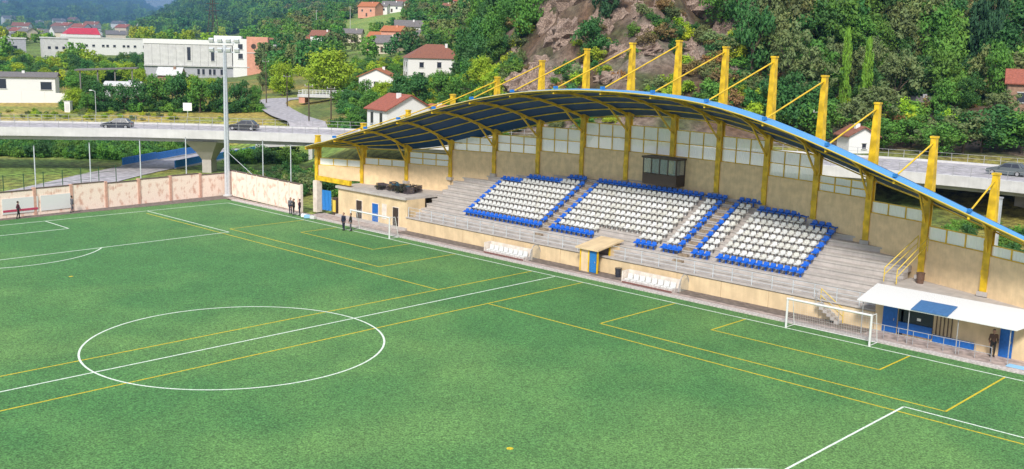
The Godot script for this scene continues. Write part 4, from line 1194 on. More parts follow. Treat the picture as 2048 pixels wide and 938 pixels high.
	for i in 12:
		var p := f0.lerp(f1, i / 11.0)
		part(fence, "post", rod(Vector3(p.x, -0.2, p.z), Vector3(p.x, 2.3, p.z), 0.05, 0.05, 6), M.leaf[3])
	for y in [0.1, 0.8, 1.5, 2.2]:
		part(fence, "wire", rod(f0 + Vector3(0, y, 0), f1 + Vector3(0, y, 0), 0.018, 0.018, 4), M.leaf[3])
	for q in [[Vector3(-79.5, -0.2, 17.0), "grey"]]:
		var cab := thing("switch_cabinet", "grey concrete switch cabinet on the grass below the viaduct", "cabinet", q[0], 0.7)
		part(cab, "case", boxed(Vector3(0, 1.1, 0), Vector3(1.7, 2.2, 1.2)), M.house_grey)
		part(cab, "roof", boxed(Vector3(0, 2.26, 0), Vector3(1.95, 0.14, 1.45)), M.concrete_pale)
		part(cab, "door", boxed(Vector3(0.1, 1.0, 0.62), Vector3(1.0, 1.7, 0.05)), M.concrete_dark)

# ------------------------------------------------------------------ people
func smooth_min(a: float, b: float, k: float) -> float:
	var h := clampf(0.5 + 0.5 * (b - a) / k, 0.0, 1.0)
	return lerpf(b, a, h) - k * h * (1.0 - h)

func body_mesh(bones: Array, cell: float) -> Shape:
	# bones: [from, to, radius from, radius to, colour]; the field is meshed as surface nets
	var lo := Vector3.INF
	var hi := -Vector3.INF
	for b in bones:
		for e in 2:
			lo = lo.min(b[e] - Vector3.ONE * (b[2 + e] + 0.08))
			hi = hi.max(b[e] + Vector3.ONE * (b[2 + e] + 0.08))
	var nx := int((hi.x - lo.x) / cell) + 2
	var ny := int((hi.y - lo.y) / cell) + 2
	var nz := int((hi.z - lo.z) / cell) + 2
	var field := PackedFloat32Array()
	field.resize(nx * ny * nz)
	field.fill(1.0)
	var near := PackedFloat32Array()
	near.resize(nx * ny * nz)
	near.fill(9.0)
	var owner_of := PackedInt32Array()
	owner_of.resize(nx * ny * nz)
	for bi in bones.size():
		var b = bones[bi]
		var a: Vector3 = b[0]
		var d: Vector3 = b[1] - a
		var dd := maxf(d.length_squared(), 1e-6)
		var r := maxf(b[2], b[3]) + 0.09
		var l0: Vector3 = ((a.min(b[1]) - Vector3.ONE * r - lo) / cell).floor()
		var l1: Vector3 = ((a.max(b[1]) + Vector3.ONE * r - lo) / cell).ceil()
		for k in range(maxi(0, int(l0.z)), mini(nz, int(l1.z) + 1)):
			for j in range(maxi(0, int(l0.y)), mini(ny, int(l1.y) + 1)):
				for i in range(maxi(0, int(l0.x)), mini(nx, int(l1.x) + 1)):
					var p := lo + Vector3(i, j, k) * cell
					var t := clampf((p - a).dot(d) / dd, 0.0, 1.0)
					var dist: float = p.distance_to(a + d * t) - lerpf(b[2], b[3], t)
					var q := (k * ny + j) * nx + i
					field[q] = smooth_min(field[q], dist, 0.035)
					if dist < near[q]:
						near[q] = dist
						owner_of[q] = bi
	var at := {}
	var pos := PackedVector3Array()
	var col := PackedColorArray()
	var nrm := PackedVector3Array()
	var st := [1, nx, nx * ny]
	for k in nz - 1:
		for j in ny - 1:
			for i in nx - 1:
				var q := (k * ny + j) * nx + i
				var inside := 0
				for e in 8:
					if field[q + (e & 1) + ((e >> 1) & 1) * nx + ((e >> 2) & 1) * nx * ny] < 0.0: inside += 1
				if inside == 0 or inside == 8: continue
				var sum := Vector3.ZERO
				var cnt := 0
				for e in 8:
					for ax in 3:
						if e & (1 << ax): continue
						var f := e | (1 << ax)
						var va := field[q + (e & 1) + ((e >> 1) & 1) * nx + ((e >> 2) & 1) * nx * ny]
						var vb := field[q + (f & 1) + ((f >> 1) & 1) * nx + ((f >> 2) & 1) * nx * ny]
						if (va < 0.0) != (vb < 0.0):
							var pa := Vector3(e & 1, (e >> 1) & 1, (e >> 2) & 1)
							var pb := Vector3(f & 1, (f >> 1) & 1, (f >> 2) & 1)
							sum += pa.lerp(pb, va / (va - vb))
							cnt += 1
				at[q] = pos.size()
				pos.append(lo + (Vector3(i, j, k) + sum / cnt) * cell)
				col.append(bones[owner_of[q]][4])
				nrm.append(Vector3(field[q + 1] - field[q], field[q + nx] - field[q], field[q + nx * ny] - field[q]).normalized())
	var s := Shape.new()
	for k in range(1, nz - 1):
		for j in range(1, ny - 1):
			for i in range(1, nx - 1):
				var q := (k * ny + j) * nx + i
				for ax in 3:
					var o: int = q + st[ax]
					if (field[q] < 0.0) == (field[o] < 0.0): continue
					var u: int = st[(ax + 1) % 3]
					var w: int = st[(ax + 2) % 3]
					var ids := [q, q - u, q - u - w, q - w]
					if not (at.has(ids[0]) and at.has(ids[1]) and at.has(ids[2]) and at.has(ids[3])): continue
					if field[q] >= 0.0: ids.reverse()
					for tri in [[0, 1, 2], [0, 2, 3]]:
						for e in [0, 2, 1]:
							var id: int = at[ids[tri[e]]]
							s.v.append(pos[id]); s.n.append(nrm[id]); s.c.append(col[id])
	return s

func person(label: String, at: Vector3, facing: float, top: Color, legs: Color, stride: float, arms: Array, group := "") -> void:
	var skin := Color(0.42, 0.24, 0.17)
	var hair := Color(0.03, 0.02, 0.015)
	var shoe := Color(0.03, 0.03, 0.03)
	var bones := []
	var hip := Vector3(0, 0.93, 0)
	bones.append([Vector3(-0.07, 0.95, 0), Vector3(0.07, 0.95, 0), 0.135, 0.135, legs])
	bones.append([Vector3(0, 1.02, 0), Vector3(0, 1.25, 0.01), 0.135, 0.155, top])
	bones.append([Vector3(-0.1, 1.36, 0), Vector3(0.1, 1.36, 0), 0.12, 0.12, top])
	bones.append([Vector3(-0.17, 1.43, 0), Vector3(0.17, 1.43, 0), 0.07, 0.07, top])
	bones.append([Vector3(0, 1.46, 0), Vector3(0, 1.58, 0.015), 0.058, 0.055, skin])
	bones.append([Vector3(0, 1.61, 0.03), Vector3(0, 1.69, 0.01), 0.085, 0.098, skin])
	bones.append([Vector3(0, 1.70, -0.02), Vector3(0, 1.72, -0.015), 0.102, 0.098, hair])
	var hands := []
	for e in [-1, 1]:
		var f: float = stride * e
		var hp := Vector3(0.095 * e, 0.92, 0)
		var knee := Vector3(0.1 * e, 0.49, 0.16 * f + 0.02)
		var ankle := Vector3(0.105 * e, 0.09, 0.26 * f - 0.02 - 0.06 * absf(stride))
		bones.append([hp, knee, 0.098, 0.066, legs])
		bones.append([knee, ankle, 0.066, 0.045, legs])
		bones.append([ankle + Vector3(0, -0.04, -0.02), ankle + Vector3(0.015 * e, -0.055, 0.15), 0.045, 0.035, shoe])
		var sh := Vector3(0.195 * e, 1.42, 0)
		var ar: Vector2 = arms[0 if e < 0 else 1]   # (forward swing of elbow, forward of hand)
		var elbow := sh + Vector3(0.06 * e, -0.29, ar.x)
		var wrist := elbow + Vector3(-0.02 * e, -0.25 + absf(ar.y) * 0.4, ar.y)
		bones.append([sh, elbow, 0.062, 0.05, top])
		bones.append([elbow, wrist, 0.05, 0.036, top])
		var palm := wrist + (wrist - elbow).normalized() * 0.08
		bones.append([wrist, palm, 0.032, 0.03, skin])
		hands.append([palm, (wrist - elbow).normalized(), e])
	var s := body_mesh(bones, 0.03)
	s.tint = skin
	for h in hands:
		var fw: Vector3 = h[1]
		for k in 4:
			var base: Vector3 = h[0] + Vector3(0, 0, (k - 1.5) * 0.019)
			var mid: Vector3 = base + fw * [0.045, 0.05, 0.048, 0.038][k]
			s.tube(base, mid, 0.009, 0.0085, 5)
			s.tube(mid, mid + (fw + Vector3(-0.5 * h[2], 0, 0)).normalized() * 0.032, 0.0085, 0.007, 5)
		s.tube(h[0] - fw * 0.05 + Vector3(0, 0, 0.025), h[0] + Vector3(0, 0, 0.055), 0.01, 0.008, 5)
	s.tube(Vector3(0, 1.635, 0.118), Vector3(0, 1.605, 0.14), 0.01, 0.016, 5)
	for e in [-1, 1]:
		s.ball(Vector3(0.095 * e, 1.63, 0.01), Vector3(0.015, 0.03, 0.02), 6, 4)
		s.tint = Color(0.02, 0.015, 0.012)
		s.ball(Vector3(0.034 * e, 1.645, 0.108), Vector3(0.012, 0.008, 0.01), 6, 4)
		s.tint = skin
	s.tint = Color(0.3, 0.09, 0.08)
	s.ball(Vector3(0, 1.572, 0.105), Vector3(0.024, 0.006, 0.012), 6, 4)
	var m := part(self, "person", s, M.body, at, facing)
	tag(m, label, "person", group)

func make_people() -> void:
	var navy := Color(0.012, 0.016, 0.04)
	var black := Color(0.012, 0.012, 0.014)
	var maroon := Color(0.06, 0.014, 0.025)
	var grey := Color(0.10, 0.10, 0.12)
	person("person in dark maroon top walking along the pink wall by the striped panel", Vector3(-53.4, 0.02, 22.4), 3.0, maroon, black, 0.6, [Vector2(0.1, 0.12), Vector2(-0.1, 0.06)])
	person("person in grey top walking along the pink wall past the plain white panel", Vector3(-54.0, 0.02, 16.6), 3.2, grey, grey, 0.7, [Vector2(-0.1, 0.05), Vector2(0.12, 0.14)])
	var trio := "people standing at the beige side wall"
	person("person in dark grey jacket at the beige side wall, nearest the floodlight mast", Vector3(-39.6, 0.02, -1.1), 0.6, grey, navy, 0.0, [Vector2(0, 0.05), Vector2(0.02, 0.06)], trio)
	person("person in black jacket between two others at the beige side wall", Vector3(-38.7, 0.02, -0.9), -0.3, black, black, 0.1, [Vector2(0, 0.18), Vector2(0.02, 0.2)], trio)
	person("person in dark maroon jacket at the beige side wall, nearest the stand", Vector3(-38.1, 0.02, -1.25), -0.8, maroon, navy, 0.0, [Vector2(-0.02, 0.08), Vector2(0.02, 0.05)], trio)
	var pair := "people beside the goal"
	person("person in navy tracksuit beside the goal at the changing rooms, facing the pitch", Vector3(-27.9, 0.02, 0.6), 0.2, navy, navy, 0.15, [Vector2(0, 0.05), Vector2(0.02, 0.12)], pair)
	person("person in dark jacket and grey trousers beside the goal at the changing rooms", Vector3(-27.2, 0.02, 0.25), -0.5, black, grey, 0.25, [Vector2(0.06, 0.1), Vector2(-0.05, 0.06)], pair)
	person("person in brown top standing at the blue end door of the kiosk", Vector3(33.75, 0.04, -3.75), 0.5, Color(0.11, 0.06, 0.04), black, 0.1, [Vector2(0, 0.1), Vector2(0, 0.2)])


# ------------------------------------------------------------------ highway viaduct, roads, cars
const NEAR_EDGE = [[-127, 62], [-117, 45], [-105, 25], [-94.5, 8.5], [-88.5, 0.7], [-82.3, -7.1], [-63.9, -22.7], [-40.4, -34.5], [-18, -44], [5.3, -51.6], [19.5, -53.2], [45, -51.5], [80, -45]]
var near_line := []
var far_line := []

func make_highway() -> void:
	var pts := []
	for i in NEAR_EDGE.size() - 1:
		for k in 6:
			var t := k / 6.0
			var g := func(e: int) -> Vector2:
				var q = NEAR_EDGE[clampi(e, 0, NEAR_EDGE.size() - 1)]
				return Vector2(q[0], q[1])
			pts.append(g.call(i).cubic_interpolate(g.call(i + 1), g.call(i - 1), g.call(i + 2), t))
	for i in pts.size():
		var d: Vector2 = (pts[mini(i + 1, pts.size() - 1)] - pts[maxi(i - 1, 0)]).normalized()
		var away := Vector2(d.y, -d.x)
		var w := lerpf(11.0, 17.0, clampf((pts[i].x + 70.0) / 75.0, 0.0, 1.0))
		near_line.append(pts[i])
		far_line.append(pts[i] + away * w)
	var top := 5.72
	var v := thing("highway_viaduct", "pale concrete highway viaduct with thin railings behind the ground", "viaduct", Vector3.ZERO)
	var deck := Shape.new()
	var road := Shape.new()
	var edge := Shape.new()
	var edge2 := Shape.new()
	for i in near_line.size() - 1:
		var a: Vector2 = near_line[i]; var b: Vector2 = near_line[i + 1]
		var c: Vector2 = far_line[i + 1]; var d: Vector2 = far_line[i]
		var ai := a.lerp(d, 0.1); var bi := b.lerp(c, 0.1); var ci := b.lerp(c, 0.9); var di := a.lerp(d, 0.9)
		var box_of := func(q: Array, y0: float, y1: float) -> Array:
			var r := []
			for y in [y0, y1]:
				for e in q: r.append(Vector3(e.x, y, e.y))
			return r
		deck.hexa(box_of.call([ai, bi, ci, di], 4.15, 5.05))
		road.hexa(box_of.call([a, b, c, d], 5.05, top))
		edge.hexa(box_of.call([a + (a - d).normalized() * 0.15, b + (b - c).normalized() * 0.15, b.lerp(c, 0.03), a.lerp(d, 0.03)], 4.75, top + 0.22))
		edge2.hexa(box_of.call([d.lerp(a, 0.03), c.lerp(b, 0.03), c + (c - b).normalized() * 0.15, d + (d - a).normalized() * 0.15], 4.75, top + 0.22))
	part(v, "deck", deck, M.concrete_pale)
	part(v, "road_surface", road, M.asphalt)
	part(v, "edge_beam", edge, M.concrete_pale)
	part(v, "edge_beam", edge2, M.concrete_pale)
	for side in 2:
		var line := near_line if side == 0 else far_line
		var rail := holder(v, "railing")
		var post := boxed(Vector3(0, 0.5, 0), Vector3(0.05, 1.0, 0.05)).mesh()
		var along := 0.0
		for i in line.size() - 1:
			var a := Vector3(line[i].x, top + 0.22, line[i].y)
			var b := Vector3(line[i + 1].x, top + 0.22, line[i + 1].y)
			for y in [0.5, 0.98]:
				var s := Shape.new()
				s.bar(a + Vector3(0, y, 0), b + Vector3(0, y, 0), 0.035, 0.035)
				part(rail, "rail", s, M.metal)
			var len := (b - a).length()
			while along < len:
				part(rail, "post", post, M.metal, a.lerp(b, along / len))
				along += 1.9
			along -= len
	var piers := [[32, 0.4], [45, 0.5], [59, 0.5], [66, 0.5]]
	for q in piers:
		var i: int = q[0]
		var c: Vector2 = near_line[i].lerp(far_line[i], q[1])
		var d: Vector2 = (near_line[i + 1] - near_line[i]).normalized()
		var x := Vector3(d.x, 0, d.y)
		var z := Vector3(d.y, 0, -d.x)
		var base := Vector3(c.x, ground(c.x, c.y) - 0.3, c.y)
		var s := Shape.new()
		var levels := [[0.0, 0.65, 1.3], [2.2, 0.65, 1.3], [3.4, 1.25, 2.2], [4.3 - base.y, 2.3, 3.8]]
		for k in 3:
			var r := []
			for e in [levels[k], levels[k + 1]]:
				for f in [Vector2(-1, -1), Vector2(1, -1), Vector2(1, 1), Vector2(-1, 1)]:
					r.append(base + Vector3(0, e[0], 0) + x * f.x * e[1] + z * f.y * e[2])
			s.hexa(r)
		part(v, "pier", s, M.concrete)
	# road passing under the viaduct, with blue parapets
	var under := [Vector2(-66, 24), Vector2(-71, 14), Vector2(-77.5, 5.0), Vector2(-84, -3), Vector2(-89.5, -10.5), Vector2(-94.5, -18.5), Vector2(-99.5, -26.3), Vector2(-104, -33.4)]
	structure("underpass_road", ribbon(under, 8.0, 0.08), M.asphalt)
	for e in [-1, 1]:
		var wall := thing("parapet", "bright blue panel parapet of the underpass road, on the side %s the pier" % ("away from" if e < 0 else "towards"), "parapet", Vector3.ZERO, 0.0, "blue parapets of the underpass road")
		for i in range(4, under.size() - 1):
			for k in 3:
				var p0: Vector2 = under[i].lerp(under[i + 1], k / 3.0)
				var p1: Vector2 = under[i].lerp(under[i + 1], (k + 1) / 3.0)
				var d: Vector2 = (under[i + 1] - under[i]).normalized()
				var o: Vector2 = Vector2(-d.y, d.x) * 4.25 * e
				var a := Vector3(p0.x + o.x, 0, p0.y + o.y)
				var b := Vector3(p1.x + o.x, 0, p1.y + o.y)
				a.y = ground(under[i].x, under[i].y) + 0.7
				b.y = a.y
				var s := Shape.new()
				s.bar(a, b.lerp(a, 0.015), 0.16, 1.1)
				part(wall, "panel", s, M.barrier_blue)
				var s2 := Shape.new()
				s2.bar(a - Vector3(0, 0.65, 0), b - Vector3(0, 0.65, 0), 0.4, 0.3)
				part(wall, "kerb", s2, M.concrete_pale)
	# short concrete slab bridge beside it
	var slab := thing("slab_bridge", "small pale concrete slab footbridge below the viaduct", "bridge", Vector3(-87, 0, -33), 0.82)
	part(slab, "deck", boxed(Vector3(0, 2.2, 0), Vector3(9.5, 0.5, 3.0), Basis(Vector3.BACK, 0.06)), M.concrete_pale)
	for x in [-4.2, 3.9]:
		part(slab, "pillar", boxed(Vector3(x, 0.8, 0), Vector3(0.6, 2.6, 2.4)), M.concrete_pale)
	# side road winding up beyond the highway and its little bridge
	var side := [Vector2(-93.0, -42.0), Vector2(-99.2, -45.3), Vector2(-113.3, -51.5), Vector2(-132.5, -61.3), Vector2(-148.0, -70.5), Vector2(-156.0, -79.0), Vector2(-152.0, -86.0), Vector2(-141.0, -88.0)]
	structure("side_road", ribbon(side, 6.5, 0.12), M.asphalt)
	var br := thing("road_bridge", "low concrete road bridge with white railing beneath the big round tree", "bridge", Vector3(-134.9, 0, -76.5), 0.77)
	var gy := ground(-134.9, -76.5)
	part(br, "deck", boxed(Vector3(0, 6.75, 0), Vector3(12.6, 0.55, 4.5)), M.concrete_pale)
	for x in [-5.4, 5.6]:
		part(br, "abutment", boxed(Vector3(x, (6.5 + gy - 0.5) / 2, 0), Vector3(1.3, 6.5 - gy + 0.5, 4.2)), M.house_pink if x < 0 else M.house_brick)
	for z in [-2.1, 2.1]:
		for k in 9:
			part(br, "rail_post", boxed(Vector3(-6.0 + 1.5 * k, 7.45, z), Vector3(0.08, 0.9, 0.08)), M.white_paint)
		for y in [7.45, 7.9]:
			part(br, "rail", boxed(Vector3(0, y, z), Vector3(12.4, 0.07, 0.07)), M.white_paint)
	var heading := func(p: Vector2) -> float:
		var best := 0
		for i in near_line.size() - 1:
			if near_line[i].distance_to(p) < near_line[best].distance_to(p): best = i
		var d: Vector2 = near_line[best + 1] - near_line[best]
		return atan2(-d.y, d.x)
	car("dark blue hatchback driving over the viaduct towards the fields", Vector3(-87.2, top, -4.8), heading.call(Vector2(-86, -5)) + PI, M.car_dark)
	car("black estate car on the viaduct behind the floodlight mast", Vector3(-77.0, top, -18.8), heading.call(Vector2(-76, -18)) + PI, M.car_black)
	car("dark grey saloon car on the highway beside the lowest yellow mast", Vector3(14.6, top, -60.6), heading.call(Vector2(14, -52)) + PI, M.car_silver)

func ribbon(pts: Array, w: float, lift: float) -> Shape:
	var s := Shape.new()
	var fine := []
	for i in pts.size() - 1:
		for k in 8:
			fine.append(pts[i].cubic_interpolate(pts[i + 1], pts[maxi(i - 1, 0)], pts[mini(i + 2, pts.size() - 1)], k / 8.0))
	fine.append(pts[-1])
	for i in fine.size() - 1:
		var row := []
		for e in [i, i + 1]:
			var d: Vector2 = (fine[mini(e + 1, fine.size() - 1)] - fine[maxi(e - 1, 0)]).normalized()
			var o := Vector2(-d.y, d.x) * w / 2
			var y := ground(fine[e].x, fine[e].y)
			y = maxf(y, maxf(ground(fine[e].x + o.x, fine[e].y + o.y), ground(fine[e].x - o.x, fine[e].y - o.y))) + lift
			row.append(Vector3(fine[e].x + o.x, y, fine[e].y + o.y))
			row.append(Vector3(fine[e].x - o.x, y, fine[e].y - o.y))
		s.quad(row[0], row[2], row[3], row[1])
	return s

func car(label: String, at: Vector3, turn: float, paint: Material) -> void:
	var c := thing("car", label, "car", at, turn, "cars on the highway")
	var body := Shape.new()
	# stations along x (front at +x): [x, bottom, shoulder, half width]
	var st := [[-2.15, 0.42, 0.82, 0.70], [-2.05, 0.26, 0.93, 0.84], [-1.3, 0.2, 0.95, 0.88], [0.6, 0.2, 0.93, 0.88], [1.5, 0.22, 0.84, 0.86], [2.05, 0.28, 0.70, 0.78], [2.15, 0.4, 0.6, 0.66]]
	for i in st.size() - 1:
		var r := []
		for lev in [1, 2]:
			for q in [[i, 1], [i + 1, 1], [i + 1, -1], [i, -1]]:
				var e = st[q[0]]
				r.append(Vector3(e[0], e[lev], q[1] * e[3] * (1.0 if lev == 1 else 0.95)))
		body.hexa(r)
	part(c, "body", body, paint)
	var cab := Shape.new()
	var lo := [Vector3(-1.85, 0.93, 0.80), Vector3(0.95, 0.90, 0.80), Vector3(0.95, 0.90, -0.80), Vector3(-1.85, 0.93, -0.80)]
	var hi := [Vector3(-1.35, 1.45, 0.62), Vector3(0.1, 1.45, 0.62), Vector3(0.1, 1.45, -0.62), Vector3(-1.35, 1.45, -0.62)]
	cab.hexa(lo + hi)
	part(c, "cabin", cab, paint)
	for e in [-1, 1]:
		for q in [[-1.55, -0.65, -1.3, -0.68], [-0.58, 0.62, -0.62, 0.08]]:
			var w := Shape.new()
			w.quad(Vector3(q[0], 0.98, e * 0.80), Vector3(q[1], 0.98, e * 0.80), Vector3(q[3], 1.4, e * 0.655), Vector3(q[2], 1.4, e * 0.655))
			part(c, "side_window", w, M.glass_dark)
		for x in [-1.35, 1.35]:
			var wheel := part(c, "wheel", rod(Vector3(x, 0.31, e * 0.70), Vector3(x, 0.31, e * 0.89), 0.31, 0.31, 14), M.rubber)
			part(wheel, "rim", rod(Vector3(x, 0.31, e * 0.89), Vector3(x, 0.31, e * 0.905), 0.2, 0.18, 12), M.alloy)
		part(c, "headlight", boxed(Vector3(2.08, 0.62, e * 0.55), Vector3(0.12, 0.12, 0.3)), M.lamp_clear)
		part(c, "tail_light", boxed(Vector3(-2.1, 0.78, e * 0.6), Vector3(0.1, 0.14, 0.24)), M.lamp_red)
		part(c, "mirror", boxed(Vector3(0.6, 0.98, e * 0.95), Vector3(0.12, 0.12, 0.18)), paint)
	var ws := Shape.new()
	ws.quad(Vector3(0.93, 0.94, 0.72), Vector3(0.93, 0.94, -0.72), Vector3(0.14, 1.42, -0.58), Vector3(0.14, 1.42, 0.58))
	part(c, "windscreen", ws, M.pane if paint == M.car_dark else M.glass_dark, Vector3(0.02, 0.02, 0))
	ws = Shape.new()
	ws.quad(Vector3(-1.83, 0.97, -0.72), Vector3(-1.83, 0.97, 0.72), Vector3(-1.37, 1.42, 0.58), Vector3(-1.37, 1.42, -0.58))
	part(c, "rear_window", ws, M.glass_dark, Vector3(-0.02, 0.02, 0))

# ------------------------------------------------------------------ houses and works
func house(called: String, label: String, at: Vector3, turn: float, w: float, d: float, h: float, rh: float, hip: bool, wall: Material, roof: Material, windows: Array, group := "") -> Node3D:
	var t := thing(called, label, "house", at, turn, group)
	var s := Shape.new()
	s.box(Vector3(0, h / 2 - 0.5, 0), Vector3(w, h + 1.0, d))
	if not hip:
		s.tri(Vector3(w / 2, h, d / 2), Vector3(w / 2, h, -d / 2), Vector3(w / 2, h + rh, 0))
		s.tri(Vector3(-w / 2, h, -d / 2), Vector3(-w / 2, h, d / 2), Vector3(-w / 2, h + rh, 0))
	part(t, "wall", s, wall)
	var r := Shape.new()
	var o := 0.45
	var drop := rh * o / (d / 2)
	if hip:
		var k := maxf((w - d) / 2, 0.1)
		var c := [Vector3(-w / 2 - o, h - 0.05, d / 2 + o), Vector3(w / 2 + o, h - 0.05, d / 2 + o), Vector3(w / 2 + o, h - 0.05, -d / 2 - o), Vector3(-w / 2 - o, h - 0.05, -d / 2 - o)]
		var a := Vector3(-k, h + rh, 0)
		var b := Vector3(k, h + rh, 0)
		r.quad(c[0], c[1], b, a); r.quad(c[2], c[3], a, b); r.tri(c[1], c[2], b); r.tri(c[3], c[0], a)
		r.quad(c[3], c[2], c[1], c[0])
	else:
		for e in [1, -1]:
			var a := Vector3(-w / 2 - o, h - drop, e * (d / 2 + o))
			var b := Vector3(w / 2 + o, h - drop, e * (d / 2 + o))
			var c := Vector3(w / 2 + o, h + rh, 0)
			var f := Vector3(-w / 2 - o, h + rh, 0)
			var up := Vector3(0, 0.16, 0)
			if e > 0: r.hexa([a, b, c, f, a + up, b + up, c + up, f + up])
			else: r.hexa([f, c, b, a, f + up, c + up, b + up, a + up])
	var rr := part(t, "roof", r, roof)
	part(rr, "chimney", boxed(Vector3(w * 0.2, h + rh * 0.9, d * 0.12), Vector3(0.6, 1.1, 0.6)), wall)
	for q in windows:   # [face, along, sill height, width, height]
		var n: Vector3 = [Vector3(0, 0, 1), Vector3(1, 0, 0), Vector3(0, 0, -1), Vector3(-1, 0, 0)][q[0]]
		var side := Vector3(n.z, 0, -n.x)
		var dist: float = d / 2 if q[0] % 2 == 0 else w / 2
		var p: Vector3 = n * dist + side * q[1] + Vector3(0, q[2] + q[4] / 2, 0)
		var bas := Basis(side, Vector3.UP, n)
		var is_door: bool = q[2] < 0.2
		var f := part(t, "door" if is_door else "window", boxed(p + n * 0.02, Vector3(q[3], q[4], 0.08), bas), M.brown_frame if is_door else M.glass_dark)
		if not is_door:
			part(f, "sill", boxed(p + n * 0.08 - Vector3(0, q[4] / 2 + 0.05, 0), Vector3(q[3] + 0.3, 0.1, 0.2), bas), M.concrete_pale)
			part(f, "lintel", boxed(p + n * 0.05 + Vector3(0, q[4] / 2 + 0.06, 0), Vector3(q[3] + 0.2, 0.12, 0.12), bas), M.concrete_pale)
	return t

func make_haze() -> void:
	# blue haze lying in the far valley, beyond the factory
	var c := place(-0.34, 1680.0)
	var f := FogVolume.new()
	f.name = "valley_haze"
	f.shape = RenderingServer.FOG_VOLUME_SHAPE_BOX
	f.size = Vector3(2600, 420, 2100)
	var m := FogMaterial.new()
	m.density = 0.0008
	m.albedo = Color(0.55, 0.75, 0.95)
	f.material = m
	add_child(f)
	f.position = Vector3(c.x, 150, c.y)
	f.rotation.y = 0.76
	tag(f, "pale blue haze over the far valley and hills", "haze", "", "stuff")

func on_ground(x: float, z: float) -> Vector3:
	return Vector3(x, ground(x, z), z)

